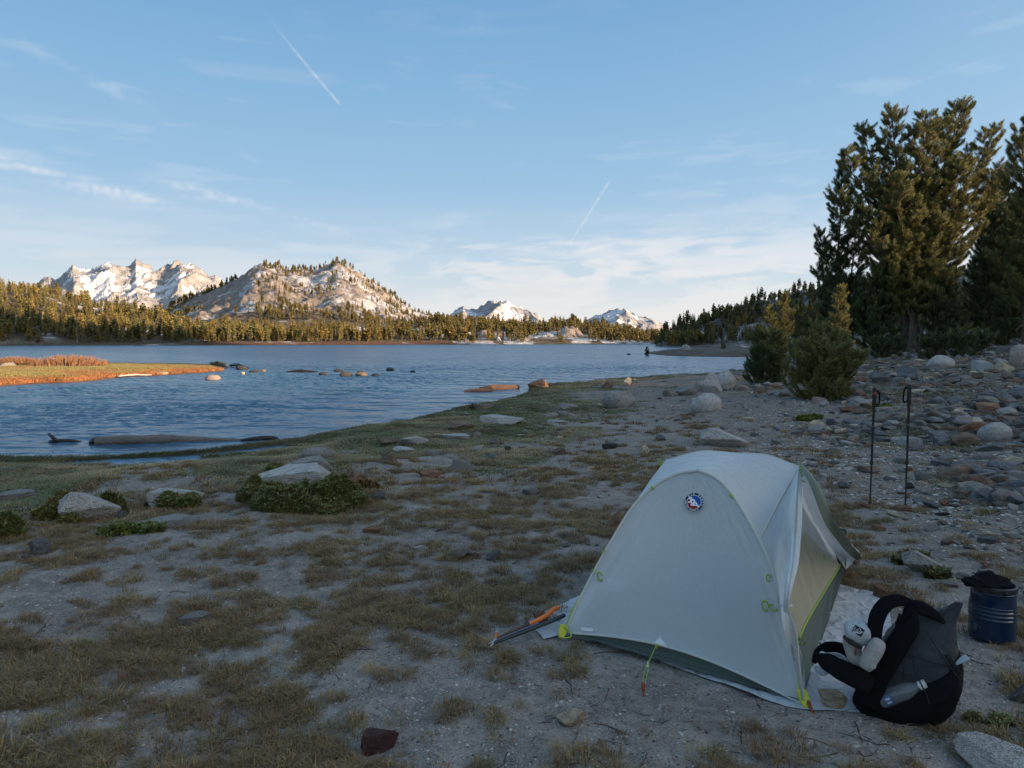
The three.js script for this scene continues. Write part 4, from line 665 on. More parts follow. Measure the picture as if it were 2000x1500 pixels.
{
  const r = rng(909), near = [1, 2, 3, 4].map((s) => clumpGeo(s, 34, .072, .05, .0026)), midG = [5, 6].map((s) => clumpGeo(s, 24, .065, .07, .005)), lawn = [7, 8].map((s) => clumpGeo(s, 30, .045, .13, .006, .2));
  const L = { n: near.map(() => []), m: midG.map(() => []), l: lawn.map(() => []) }, C = { n: near.map(() => []), m: midG.map(() => []), l: lawn.map(() => []) };
  const straw = [.46, .31, .13], olive = [.175, .135, .045], brown = [.20, .115, .05], green = [.13, .145, .042], pale = [.42, .34, .18];
  const clear = [[1117, 1410, .16], [740, 1462, .13], [378, 1218, .1], [726, 1040, .08], [821, 1074, .07], [55, 1342, .07], [1037, 964, .15]].map(([a, b, q]) => { const p = onGround(a, b); return [p.x, p.z, q]; });
  const put = (K, j, x, y, z, s, c, sy = 1) => { for (const [a, b, q] of clear) if (hypot(x - a, z - b) < q) return; L[K][j].push(new THREE.Matrix4().compose(V(x, y, z), new THREE.Quaternion().setFromAxisAngle(UPV, r() * 6.28), V(s, s * sy, s))); C[K][j].push(rgb(...c)); };
  for (let i = 0; i < 150000; i++) {
    const d = 1.75 * pow(11, r()), t = mix(-.84, .84, r()), x = t * d, z = -d, s = inland(x, z); if (s < .5) continue; const c = cover(x, z, s);
    if (r() > c.turf * (d < 6 ? .022 : .07) * (1 - c.meadow) + .004) continue;
    if (hypot(x - TENT.x, z - TENT.z) < 1.25 && z < TENT.z + .9 && x > .35) continue;
    const n = fbm(x * 1.1 + 20, z * 1.1, 3), k = r(), q = mix3(mix3(brown, olive, clamp(.45 + n * 1.4 + (r() - .5) * .5)), straw, k * k * .8), sc = .55 + .75 * r() * r() + .2 * c.turf;
    put(d < 7.5 ? 'n' : 'm', i % (d < 7.5 ? 4 : 2), x, groundH(x, z, s), z, sc * (d < 7.5 ? 1 : 1 + d * .02), q, .5 + .4 * r());
  }
  for (let i = 0; i < 7200; i++) {                                     // tufts stand in small clusters
    const d0 = 1.8 * pow(9, r()), t = mix(-.86, .86, r()), X = t * d0, Z = -d0, s0 = inland(X, Z); if (s0 < 1.2) continue; const c0 = cover(X, Z, s0); if (r() > (.10 + .9 * c0.turf) * (1 - c0.meadow) * (1 - .93 * c0.gravel)) continue;
    if (hypot(X - TENT.x, Z - TENT.z) < 1.3 && Z < TENT.z + .95 && X > .3) continue;
    const R = (.03 + .12 * pow(r(), 2)) * (1 + d0 * .02), n = 3 + floor(R * R * 1300 / (1 + d0 * .1)), tone = r(), a0 = r() * 3.14;
    for (let k = 0; k < n; k++) { const a = r() * 6.28, q = R * sqrt(r()), ex = cos(a) * q * 1.35, ez = sin(a) * q, x = X + ex * cos(a0) - ez * sin(a0), z = Z + ex * sin(a0) + ez * cos(a0), w = r(), cc = mix3(mix3(brown, olive, clamp(tone * 1.1 + (w - .5) * .5)), straw, w * w * (.4 + .6 * tone)), K = d0 < 7.5 ? 'n' : 'm'; put(K, k % (K === 'n' ? 4 : 2), x, groundH(x, z), z, (.6 + .6 * r()) * (1 - .35 * q / R) * (K === 'n' ? 1 : 1 + d0 * .02), cc, .5 + .5 * r()); }
  }
  for (let i = 0; i < 120000; i++) {
    const d = 4 * pow(11, r()), t = mix(-.84, .7, r()), x = t * d, z = -d, s = inland(x, z); if (s < .08) continue; const c = cover(x, z, s), tal = c.talus * .4 * smooth(.05, -.3, noise(x * 1.4, z * 1.4)); if (r() > c.meadow * .85 + tal) continue;
    const n = fbm(x * .8 + 55, z * .8, 3), w = smooth(1.4, .4, s), q = mix3(mix3(mix3(green, olive, clamp(.4 + n * 1.6)), pale, clamp(n * 1.5 - .05 + r() * .4) * .8), [.05, .06, .018], w * .6);
    const gh = groundH(x, z, s); if (gh < LAKE + .012) continue; put('l', i & 1, x, gh, z, (.6 + .6 * r()) * (1 + d * .018) * (1 - .3 * w), q, .35 + .5 * r() + w * .7);
  }
  const a = stuffGroup('dry_grass', 'short brown and olive grass tufts growing in patches on the sand', 'grass'); near.forEach((g, j) => instanced(a, 'grass_tufts', g, bladeMat, L.n[j], C.n[j])); midG.forEach((g, j) => instanced(a, 'grass_tufts', g, bladeMat, L.m[j], C.m[j]));
  const b = stuffGroup('meadow_grass', 'low green and straw-coloured grass along the shore', 'grass'); lawn.forEach((g, j) => instanced(b, 'grass_blades', g, bladeMat, L.l[j], C.l[j]));


  { // grass on the peninsula
    const P = clumpGeo(21, 34, .17, .2, .011), list = [], cols = []; for (let i = 0; i < 26000; i++) { const x = mix(-36, -14, r()), z = mix(-48, -28, r()), h = peninsula.hAt(x, z); if (h < LAKE + .06) continue; const n = fbm(x * .7, z * .7, 3), q = mix3([.48, .22, .085], [.40, .33, .11], smooth(.12, .3, h - LAKE + n * .16)), s = .5 + .6 * r(); list.push(new THREE.Matrix4().compose(V(x, h, z), new THREE.Quaternion().setFromAxisAngle(UPV, r() * 6.28), V(s, s, s))); const l = .75 + .5 * r(); cols.push(rgb(q[0] * l, q[1] * l, q[2] * l)); }
    instanced(stuffGroup('marsh_grass', 'orange-brown and yellow-green grass covering the peninsula', 'grass'), 'grass_blades', P, bladeMat, list, cols);
  }
  // bigger single grass tufts that can be told apart
  const tuftBig = [1, 2].map((s) => clumpGeo(40 + s, 190, .11, .10, .0019));
  const T = (px, py, w, tint, label) => { const p = onGround(px, py), k = -p.z / F, m = std(tint, .85, { side: THREE.DoubleSide }), o = single('grass_tuft', tuftBig[px & 1], m, label, 'grass tuft'); const s = w * k / .36; o.position.copy(p); o.scale.set(s, s * .9, s); o.rotation.y = px; };
  T(986, 1168, 76, brown, 'round bushy dry grass tuft standing alone left of the tent'); T(960, 1260, 60, straw, 'dry grass tuft just left of the tip of the orange axe shaft'); T(890, 1190, 70, olive, 'olive grass tuft in the sand, level with the white sheet corner'); T(1735, 1018, 44, olive, 'green grass tuft in front of the trekking poles'); T(1920, 1005, 56, olive, 'green grass tuft on the gravel near the right edge'); T(720, 1310, 60, straw, 'straw-coloured grass tuft in the sand above the dark red slab'); T(672, 1366, 40, olive, 'small olive grass tuft left of the dark red slab'); T(1100, 1497, 80, brown, 'brown grass tuft at the bottom edge below the tan rock'); T(640, 1470, 110, brown, 'wide brown grass tuft beside the dark red slab');
  T(930, 797, 60, [.04, .045, .02], 'dark reedy tuft at the water line');

  // the brown-needled shrubs of the photograph's left: dense low heath
  const leaf = (() => { const q = rng(66), p = []; for (let i = 0; i < 26; i++) { const a = q() * 6.28, th = .25 + 1.0 * q(), y0 = (q() - .5) * .07, l = .020 + .016 * q(), d = V(cos(a) * sin(th), cos(th), sin(a) * sin(th)), s = V(-sin(a), 0, cos(a)).multiplyScalar(.0075), b = V(0, y0, 0), t = b.clone().addScaledVector(d, l), m = b.clone().addScaledVector(d, l * .5); for (const k of [b, m.clone().add(s), t, b, t, m.clone().sub(s)]) p.push(k.x, k.y, k.z); } const g = new THREE.BufferGeometry(); g.setAttribute('position', new THREE.Float32BufferAttribute(p, 3)); g.computeVertexNormals(); return g; })();
  const leafMat = new THREE.MeshPhysicalMaterial({ color: rgb(.125, .15, .042), roughness: .6, transmission: .2, thickness: 0, side: THREE.DoubleSide }); leafMat.name = 'heath_leaves';
  const twigMat = std([.10, .07, .05], .95);
  function heath(name, label, blobs, dens = 1, tint = [1, 1, 1], leafK = 1) {      // blobs: [px, py, width px, height px]
    const c = onGround(blobs[0][0], blobs[0][1]), g = thing(name, label, 'shrub', c), list = [], cols = [], stems = [];
    for (const [px, py, w, h] of blobs) {
      const p = onGround(px, py), k = -p.z / F, R = w * k / 2 * cos(atan2(p.x, -p.z)), Hh = h * k * .9, D = R * .62; p.z -= D * .6; p.x += p.x / -p.z * D * .6;
      const n = floor(1500 * dens * R * (D + Hh) * 10);
      for (let i = 0; i < n; i++) {
        const a = r() * 6.28, q = sqrt(r()), x = p.x + cos(a) * q * R, z = p.z + sin(a) * q * D, lump = .66 + .8 * fbm(x * 4.5, z * 4.5, 3) + .35 * noise(x * 12, z * 12), top = Hh * sqrt(max(0, 1 - q * q)) * lump, y = groundH(x, z) + top * pow(r(), .28), tilt = new THREE.Quaternion().setFromEuler(new THREE.Euler((r() - .5) * .9, r() * 6.28, (r() - .5) * .9)), s = (.8 + .5 * r()) * leafK;
        list.push(new THREE.Matrix4().compose(V(x - c.x, y - c.y, z - c.z), tilt, V(s, s * 1.25, s))); const l = (.6 + .7 * r()); cols.push(rgb(l * tint[0] * (1 + .5 * r()), l * tint[1] * (1 + .15 * r()), l * tint[2]));
        if (i % 60 === 0) stems.push(tube([V(x - c.x, groundH(x, z) - c.y - .02, z - c.z), V(x - c.x + (r() - .5) * .05, y - c.y, z - c.z + (r() - .5) * .05)], [.004, .002], 3));
      }
    }
    const st = part(g, 'stems', mergeGeometries(stems), twigMat); st.userData.kind = 'stuff'; instanced(g, 'foliage', leaf, leafMat, list, cols); return g;
  }
  heath('shrub', 'big dark green mat shrub in front of the long pale boulder', [[580, 1000, 190, 62], [520, 985, 120, 46], [655, 990, 130, 60], [620, 1008, 110, 34]]);
  heath('shrub', 'small reddish-green shrub at the right end of the big mat shrub', [[718, 958, 42, 24]], 1, [1.4, .8, .8]);
  heath('shrub', 'green shrub between the sloping pale boulder and the next pale boulder', [[222, 1006, 60, 46]]);
  heath('shrub', 'green shrub in front of the pale boulder right of the sloping one', [[350, 993, 92, 34], [300, 992, 30, 14]]);
  heath('shrub', 'olive shrub along the left side of the sloping pale boulder', [[125, 1000, 66, 34], [92, 1016, 60, 26]], .9, [1.2, 1, .8]);
  heath('shrub', 'low shrub at the foot of the sloping pale boulder', [[135, 1024, 50, 14]], .9, [1.1, 1, .9]);
  heath('shrub', 'dark shrub at the left edge of the picture', [[14, 1052, 84, 40]], .9); heath('shrub', 'thin green mat in the grass below the sloping pale boulder', [[230, 1046, 90, 14], [290, 1040, 70, 10]], .5, [1, 1.15, .9]);
  heath('shrub', 'flat green mat behind the middle pale boulder', [[545, 925, 50, 14]], .7, [1.1, 1.1, .8]);
  heath('shrub', 'low green cushion plant between the trekking poles', [[1722, 800, 40, 12]], .7, [1.1, 1.2, .8]); heath('shrub', 'long green cushion plant on the stones left of the trekking poles', [[1580, 822, 56, 10]], .7, [1.1, 1.2, .8]);
  heath('shrub', 'mossy dark plant around the pale speckled boulder behind the backpack', [[1775, 1102, 80, 14], [1832, 1130, 60, 12]], .5, [.9, .8, .7]);
  heath('shrub', 'grey-green tufted plant above the big slab in the lower right corner', [[1950, 1420, 70, 14], [1900, 1412, 50, 12]], 1.6, [1.6, 1.5, 1.9], .4);
}
{ // willow bushes on the peninsula: many thin upright rods
  const r = rng(72), rod = std([.30, .135, .06], .8), rod2 = std([.34, .19, .085], .8);
  const willow = (px, py, w, h, label) => {
    const p = gp(px, py, LAKE + .22), k = hypot(p.x, p.z) / F, R = w * k / 2, Hh = h * k, g = thing('willow_bush', label, 'bush', p), A = [[], []];
    for (let i = 0; i < 900; i++) { const x = (r() * 2 - 1) * R * .92, z = (r() - .5) * R * .8, q = hypot(x / R, z / (R * .5)), top = Hh * sqrt(max(.08, 1 - q * q * .8)) * (.7 + .4 * r()), l = x / R * .5 + (r() - .5) * .8; A[i & 1].push(tube([V(x, -.15, z), V(x + l * top * .35, top * .55, z + (r() - .5) * .2), V(x + l * top * .8, top, z + (r() - .5) * .4)], [.018, .014, .008], 3)); }
    part(g, 'twigs', mergeGeometries(A[0]), rod).userData.kind = 'stuff'; part(g, 'twigs', mergeGeometries(A[1]), rod2).userData.kind = 'stuff';
  };
  willow(137, 719, 118, 22, 'larger orange leafless willow bush on the peninsula'); willow(34, 717, 72, 17, 'smaller pale orange willow bush at the left edge on the peninsula');
  const dark = std([.05, .06, .025], .8), p = gp(425, 714, LAKE + .1), g = thing('shrub', 'small dark shrub at the lake side of the peninsula tip', 'shrub', p), A = []; for (let i = 0; i < 160; i++) { const x = (r() - .5) * 1.1, t = .25 * (1 - abs(x)) + .15 * r(); A.push(tube([V(x, -.1, (r() - .5) * .5), V(x + (r() - .5) * .3, t, (r() - .5) * .6)], [.025, .01], 3)); } part(g, 'twigs', mergeGeometries(A), dark).userData.kind = 'stuff';
}
{ // dead twigs on the sand
  const r = rng(515), kinds = [1, 2, 3].map(() => { const a = [V(0, 0, 0)]; for (let i = 1; i < 5; i++) a.push(a[i - 1].clone().add(V(.025 + .01 * r(), (r() - .4) * .006, (r() - .5) * .03))); const b = a[2].clone(), g = [tube(a, [.0016, .0015, .0013, .001, .0007], 4), tube([b, b.clone().add(V(.02, .004, .03 * (r() < .5 ? 1 : -1))), b.clone().add(V(.035, .003, .05 * (r() - .5)))], [.001, .0008, .0005], 3)]; return mergeGeometries(g); }), L = [[], [], []];
  for (let i = 0; i < 520; i++) { const d = 2.1 * pow(2.6, r()), x = mix(-.75, .8, r()) * d, z = -d; if (hypot(x - 1.2, z + 3) > 1.3 && r() < .72) continue; const w = .5 + 1.1 * r(); L[i % 3].push(new THREE.Matrix4().compose(V(x, groundH(x, z) + .002, z), new THREE.Quaternion().setFromAxisAngle(UPV, r() * 6.28), V(w, w, w))); }
  const g = stuffGroup('dead_twigs', 'thin dark dead twigs strewn on the sand in front of the tent', 'twigs'), m = std([.05, .035, .028], .9); kinds.forEach((q, j) => instanced(g, 'twigs', q, m, L[j]));
}
{ // driftwood
  const wood = texRGB(256, (u, v) => { const k = .6 + .25 * tileNoise(u, v, 30, 81) * .6 + .25 * tileNoise(u * 1, v, 4, 82); return [k, k * .95, k * .9]; }), grey = std([.25, .235, .22], .9, { map: wood, bumpMap: wood, bumpScale: .02 }), brown = std([.34, .20, .13], .9, { map: wood, bumpMap: wood, bumpScale: .02 }), wet = std([.03, .025, .022], .5, { map: wood });
  const W = (px, py, up) => { const p = gp(px, py, LAKE); p.y += up; return p; };
  const ragged = (pts, rad, sides, seed) => { const c = new THREE.CatmullRomCurve3(pts), n = pts.length * 8, P = c.getPoints(n), g = tube(P, P.map((_, i) => { const x = i / n * (rad.length - 1), k = min(rad.length - 2, floor(x)); return mix(rad[k], rad[k + 1], x - k); }), sides, .7), a = g.attributes.position; for (let i = 0; i < a.count; i++) { const x = a.getX(i), y = a.getY(i), z = a.getZ(i), k = fbm3(x * 2 + seed, y * 9, z * 9, 3) * .045; a.setXYZ(i, x + k, y + k * .7, z + k); } g.computeVertexNormals(); return g; };
  const l = thing('log', 'long grey weathered log lying in the shallow water near the shore', 'log'); part(l, 'trunk', ragged([W(188, 867, .05), W(260, 866, .07), W(370, 862, .04), W(460, 860, -.01), W(520, 858, .01)], [.085, .10, .085, .05, .03], 14, 3), grey); part(l, 'root', ragged([W(176, 866, .0), W(184, 866, .03), W(192, 866, .05)], [.05, .09, .09], 8, 9), wet, 'dark wet root end');
  part(l, 'broken_end', ragged([W(470, 861, .0), W(505, 860, .03), W(538, 859, .02), W(548, 860, -.03)], [.03, .055, .045, .02], 8, 5), wet, 'dark wet thin end'); part(l, 'branch', ragged([W(470, 860, 0), W(472, 860, -.02), W(474, 866, -.08)], [.03, .03, .02], 6, 5), wet);
  const b = thing('branch', 'dark crooked piece of driftwood left of the long grey log', 'driftwood'); part(b, 'stem', ragged([W(97, 863, .0), W(120, 864, .03), W(145, 864, .02), W(162, 862, -.02)], [.03, .045, .04, .02], 8, 1), wet); part(b, 'fork', ragged([W(112, 864, .03), W(104, 864, .09), W(96, 863, .16)], [.04, .035, .025], 7, 2), wet);
  const t = thing('log', 'reddish-brown log at the water\'s edge, right one of two', 'log'); part(t, 'trunk', ragged([W(938, 763, .05), W(965, 761, .08), W(1012, 759, .05)], [.10, .15, .11], 10, 7), brown); const u = thing('log', 'thin reddish-brown log half sunk left of the thicker one', 'log'); part(u, 'trunk', ragged([W(907, 765, .02), W(935, 765, .06), W(962, 765, .03)], [.05, .09, .06], 9, 8), brown);
  const f = thing('log', 'thin dark log lying flat in the lake left of the row of stones', 'log'); part(f, 'trunk', ragged([W(560, 727, .0), W(590, 727, .05), W(620, 727, .0)], [.08, .13, .07], 8, 4), wet); const h = thing('branch', 'dark driftwood branch at the tip of the peninsula', 'driftwood'); part(h, 'stem', ragged([W(450, 716, .1), W(465, 719, .22), W(485, 720, .05)], [.1, .14, .06], 7, 6), wet);
  const s = thing('log', 'pale thin pole lying along the near edge of the peninsula', 'log'); part(s, 'trunk', ragged([W(232, 738, .1), W(262, 736, .12), W(296, 735, .08)], [.04, .05, .035], 7, 4), std([.5, .42, .35], .9));
}
// ---------------------------------------------------------------- the tent
{
  const at = (px, py) => { const p = gp(px, py); p.y = 0; return p; };
  const NL = at(1101, 1240), NR = at(1566, 1376), ER = at(1652, 1113), ax = ER.clone().sub(NR).setY(0); const len = ax.length(); ax.normalize();
  const wd = NR.clone().sub(NL).setY(0), w0 = wd.length() / 2; wd.normalize();
  const M = NL.clone().add(NR).multiplyScalar(.5), side = V(-ax.z, 0, ax.x); if (side.dot(wd) < 0) side.negate();
  const gy = -.0;
  const T = (a, w, h) => M.clone().addScaledVector(ax, a).addScaledVector(wd, w).setY(h);
  const atW = (px, py, w) => onPlane(px, py, T(0, w, 0), side);       // where a sight line meets an upright plane along the tent
  const A = atW(1365, 919, 0);                                        // top of the end arch
  const C = atW(1440, 885, .05), R = atW(1560, 911, .44), L = atW(1301, 899, -.40);
  const base = M.clone(); base.y = groundH(M.x, M.z) * .5;
  const tent = thing('tent', 'pale grey-white dome tent with lime trim, round logo and rolled-open side door', 'tent', base);
  const loc = (p) => p.clone().sub(base);

  const fly = cloth([.73, .76, .755], .48, .82), flyTex = texGray(256, (u, v) => { const g = ((u * 24) % 1 < .06 || (v * 24) % 1 < .06) ? .15 : 0; return .45 + g + .2 * tileNoise(u, v, 14, 91) + .2 * tileNoise(u, v, 40, 92); });
  fly.name = 'tent_nylon'; fly.bumpMap = flyTex; fly.bumpScale = .006; fly.specularIntensity = .6;
  const seamMat = cloth([.62, .63, .57], .15, .9), lime = std([.30, .44, .06], .6), yellow = std([.48, .50, .04], .55), floorMat = cloth([.075, .105, .085], .12, .75), olive = cloth([.20, .21, .15], .2, .9), inner = cloth([.62, .62, .60], .6, .75), meshMat = cloth([.46, .40, .22], .5, .85), grey = std([.55, .58, .6], .5), orange = std([.30, .075, .03], .45, { metalness: .5 });
  lime.name = 'lime_webbing'; floorMat.name = 'dark_green_floor'; meshMat.name = 'golden_mesh';

  function patch(f, nu, nv, uvk = [1, 1]) {                             // a sheet from f(u, v)
    const p = [], uv = [], ix = [];
    for (let j = 0; j <= nv; j++) for (let i = 0; i <= nu; i++) { const q = loc(f(i / nu, j / nv)); p.push(q.x, q.y, q.z); uv.push(i / nu * uvk[0], j / nv * uvk[1]); }
    for (let j = 0; j < nv; j++) for (let i = 0; i < nu; i++) { const a = j * (nu + 1) + i, b = a + 1, c = a + nu + 1, d = c + 1; ix.push(a, b, d, a, d, c); }
    const g = new THREE.BufferGeometry(); g.setAttribute('position', new THREE.Float32BufferAttribute(p, 3)); g.setAttribute('uv', new THREE.Float32BufferAttribute(uv, 2)); g.setIndex(ix); g.computeVertexNormals(); return g;
  }
  const curve = (pts) => { const c = new THREE.CatmullRomCurve3(pts, false, 'centripetal'); c.arcLengthDivisions = 400; return (t) => c.getPointAt(clamp(t)); };
  const rope = (pts, r, n = 40, s = 6) => tube(curve(pts.map(loc)) ? Array.from({ length: n + 1 }, (_, i) => curve(pts.map(loc))(i / n)) : [], Array(n + 1).fill(r), s);
  // the arch of the near end lies in the plane through both near corners and the arch top
  const nEnd = NR.clone().sub(NL).cross(A.clone().sub(NL)).normalize(); if (nEnd.dot(V(0, EYE_Y, 0).sub(A)) < 0) nEnd.negate();
  const onEnd = (px, py) => onPlane(px, py, NL, nEnd);
  const leftLeg = curve([onEnd(1101, 1236), onEnd(1113, 1212), onEnd(1153, 1130), onEnd(1191, 1062), onEnd(1240, 985), onEnd(1280, 948), onEnd(1325, 925), A]);
  const rightLeg = curve([onEnd(1565, 1374), onEnd(1553, 1290), onEnd(1528, 1180), onEnd(1498, 1085), onEnd(1455, 1003), onEnd(1424, 957), onEnd(1395, 931), A]);
  const wr = (x, k, s) => (sin(x * k) + .6 * sin(x * k * 1.73 + s) + .4 * sin(x * k * 2.9 + 2 * s)) * .5;
  const endSheet = (u, v) => {
    const l = leftLeg(v), r = rightLeg(v), p = l.lerp(r, u), m = sin(PI * u), w = r.distanceTo(leftLeg(v));
    p.addScaledVector(nEnd, -.045 * m * sin(PI * pow(v, .7)) * min(1, w / .5));
    const lift = (1 - v) ** 6 * m * .085; p.y += lift; p.addScaledVector(nEnd, -lift * .4);
    const fan = pow(1 - v, 1.3) * v * 4, ur = 1 - u;
    p.addScaledVector(nEnd, .0085 * smooth(.30, .02, ur) * fan * wr(atan2(ur * .9, v * .8 + .05), 34, 1) * smooth(0, .05, ur));
    p.addScaledVector(nEnd, .006 * smooth(.26, .02, u) * fan * wr(atan2(u * .9, v * .8 + .05), 26, 2) * smooth(0, .05, u));
    p.addScaledVector(nEnd, .004 * fbm(u * 5 + 3, v * 5, 3) * m);
    return p;
  };
  part(tent, 'end_panel', patch(endSheet, 110, 90, [1.2, 1]), fly);
  const hem = Array.from({ length: 41 }, (_, i) => endSheet(i / 40, 0)); part(tent, 'hem', tube(hem.map(loc), Array(41).fill(.006), 5), seamMat);
  const poleL = Array.from({ length: 41 }, (_, i) => leftLeg(i / 40)), poleR = Array.from({ length: 41 }, (_, i) => rightLeg(i / 40));
  part(tent, 'pole_sleeve', tube(poleL.map((p) => loc(p.clone().addScaledVector(nEnd, .001))), Array(41).fill(.0085), 7), seamMat); part(tent, 'pole_sleeve', tube(poleR.map((p) => loc(p.clone().addScaledVector(nEnd, .001))), Array(41).fill(.0085), 7), seamMat);

  // the roof, from the arch back to the cross pole
  const QLt = .64, QRt = .60;                                          // where the roof leaves the arch legs
  const archTop = (u) => (u < .5 ? leftLeg(mix(QLt, 1, u * 2)) : rightLeg(mix(1, QRt, u * 2 - 1)));
  const brow = curve([L, L.clone().lerp(C, .5).add(V(0, .035, 0)), C, C.clone().lerp(R, .5).add(V(0, .028, 0)), R]);
  const roof = (u, v) => { const a = archTop(u), b = brow(u), p = a.lerp(b, v); p.y += -.018 * sin(PI * v) * sin(PI * u) + .014 * sin(PI * v) + .0025 * fbm(u * 9, v * 6, 2); return p; };
  part(tent, 'roof_panel', patch(roof, 60, 30), fly);
  part(tent, 'seam', rope([archTop(1), archTop(1).lerp(R, .5).add(V(0, .012, 0)), R], .006), seamMat);
  part(tent, 'cross_pole', tube(Array.from({ length: 31 }, (_, i) => loc(brow(i / 30).add(V(0, -.003, 0)))), Array(31).fill(.007), 6), seamMat);
  // from the cross pole down to the far end
  const FT = T(len * .93, 0, .52), FL = T(len, -w0 * .8, 0), FR = ER.clone();
  const footL = curve([L, T(len * .62, -w0 * .75, .5), FL]), footR = curve([R, T(len * .66, w0 * .72, .56), FR]), ridge = curve([C, T(len * .7, 0, .80), FT]);
  part(tent, 'roof_panel', patch((u, v) => { const l = brow(u), foot = u < .5 ? T(len * .93, -.25 * (1 - u * 2), .52 - .1 * (1 - u * 2)) : T(len * .93, .25 * (u * 2 - 1), .52 - .1 * (u * 2 - 1)), p = l.lerp(foot, v); p.y += .09 * sin(PI * v); return p; }, 30, 20), fly);
  part(tent, 'end_panel', patch((u, v) => { const top = T(len * .93, mix(-.25, .25, u), .52 - .1 * abs(u * 2 - 1)), bot = FL.clone().lerp(FR, u).addScaledVector(ax, .05); return top.lerp(bot, v); }, 16, 10), fly, 'low far end of the tent');
  part(tent, 'side_panel', patch((u, v) => { const top = brow(0).lerp(T(len * .93, -.25, .42), u), bot = T(1.0, -w0 - .10, .05).lerp(FL, u); const p = top.lerp(bot, v); p.y += .03 * sin(PI * v); return p; }, 20, 16), fly);

  // right side: a wrinkled sheet from the roof edge down to the tied-back door
  const G = onPlane(1536, 1182, T(0, w0 * .98, 0), side), legR = (t) => rightLeg(t);
  const tG = (() => { let b = 0, bd = 9; for (let i = 0; i <= 60; i++) { const d = legR(i / 100).distanceTo(G); if (d < bd) { bd = d; b = i / 100; } } return b; })();
  const doorEdge = curve([R, onPlane(1552, 1010, T(0, .52, 0), side), onPlane(1543, 1100, T(0, w0 * .86, 0), side), G, legR(tG * .5).addScaledVector(side, .03), legR(0).addScaledVector(side, .012)]);
  part(tent, 'side_panel', patch((u, v) => {
    const a = legR(mix(QRt, 0, v)), b = doorEdge(v), p = a.clone().lerp(b, u), n = b.clone().sub(a), k = n.length();
    const out = side.clone().multiplyScalar(.8).add(V(0, .35, 0)).normalize();
    return p.addScaledVector(out, .009 * wr(u * 3.1 + v * .5, 19, 1) * smooth(.02, .5, v) * smooth(0, .2, u) * smooth(0, .06, k)).addScaledVector(out, -.022 * sin(PI * u) * sin(PI * v));
  }, 60, 60, [.6, 1]), fly, 'wrinkled side panel beside the open door');
  // the door, rolled into long folds
  {
    const axis = curve([R.clone().add(V(0, -.012, 0)), onPlane(1556, 1000, T(0, .50, 0), side), onPlane(1549, 1090, T(0, w0 * .90, 0), side), onPlane(1538, 1160, T(0, w0 * .99, 0), side), G.clone().add(V(0, -.02, 0))]), N = 46, K = 40, p = [], uv = [], ix = [];
    for (let i = 0; i <= N; i++) { const t = i / N, c = axis(t), d = axis(min(1, t + .01)).sub(axis(max(0, t - .01))).normalize(), e = side.clone().cross(d).normalize(), f = d.clone().cross(e), rr = .006 + .030 * pow(sin(PI * clamp(t * .86 + .05)), .8) * (1 - .35 * t); for (let k = 0; k <= K; k++) { const a = k / K * 2 * PI, q = rr * (1 + .17 * sin(a * 7 + t * 3) + .08 * sin(a * 13 + t * 5)); const P = loc(c.clone().addScaledVector(e, cos(a) * q).addScaledVector(f, sin(a) * q * .75)); p.push(P.x, P.y, P.z); uv.push(k / K, t); } }
    for (let i = 0; i < N; i++) for (let k = 0; k < K; k++) { const a = i * (K + 1) + k, b = a + 1, c = a + K + 1, d = c + 1; ix.push(a, b, c, b, d, c); }
    const g = new THREE.BufferGeometry(); g.setAttribute('position', new THREE.Float32BufferAttribute(p, 3)); g.setAttribute('uv', new THREE.Float32BufferAttribute(uv, 2)); g.setIndex(ix); g.computeVertexNormals(); part(tent, 'rolled_door', g, fly, 'door of the fly gathered in long folds');
    const tail = Array.from({ length: 25 }, (_, i) => loc(curve([G, onPlane(1551, 1226, T(0, w0 * 1.02, 0), side), onPlane(1557, 1290, T(0, w0 * 1.01, 0), side), legR(0).addScaledVector(side, .01)])(i / 24))); part(tent, 'door_hem', tube(tail, tail.map((_, i) => .004 + .006 * sin(PI * i / 24)), 7), fly);
    part(tent, 'tie', new THREE.TorusGeometry(.020, .004, 6, 18).rotateX(1.4).translate(...loc(G).toArray()), grey);
  }
  // far half of the vestibule: hem from the cross pole down to its stake
  const VS = gp(1672, 1084); VS.y = groundH(VS.x, VS.z) + .01;
  const hemFar = curve([R, onPlane(1585, 955, T(0, .55, 0), side), onPlane(1608, 1016, T(0, w0 + .0, 0), side), onPlane(1640, 1062, T(0, w0 + .06, 0), side), VS]);
  part(tent, 'vestibule_panel', patch((u, v) => { const a = hemFar(v), b = footR(v), p = a.lerp(b, u); p.y += .02 * sin(PI * v) * sin(PI * u) + .006 * wr(v * 4 + u, 8, 1) * u; return p; }, 24, 40), fly);
  { // its turned-back edge, the shade of the cloth put into an olive colour
    const p = (u, v) => { const a = hemFar(v), k = .012 + .052 * pow(sin(PI * clamp(v * .93 + .05)), .7); return a.addScaledVector(ax, k * u * .3).addScaledVector(side, k * u * 1.0).add(V(0, .010 * wr(v * 5, 6, 1) * u + .03 * sin(PI * u) * k / .06, 0)); };
    part(tent, 'door_flap', patch(p, 8, 50), olive, 'folded edge of the fly on the far side of the door, olive as shaded');
  }
  // the inner tent behind the open door
  const iw = T(0, w0 * .93, .02), iTop = T(0, .34, .86), nIn = ax.clone().cross(iTop.clone().sub(iw)).normalize(); if (nIn.dot(side) < 0) nIn.negate();
  const onIn = (px, py) => onPlane(px, py, iw, nIn);
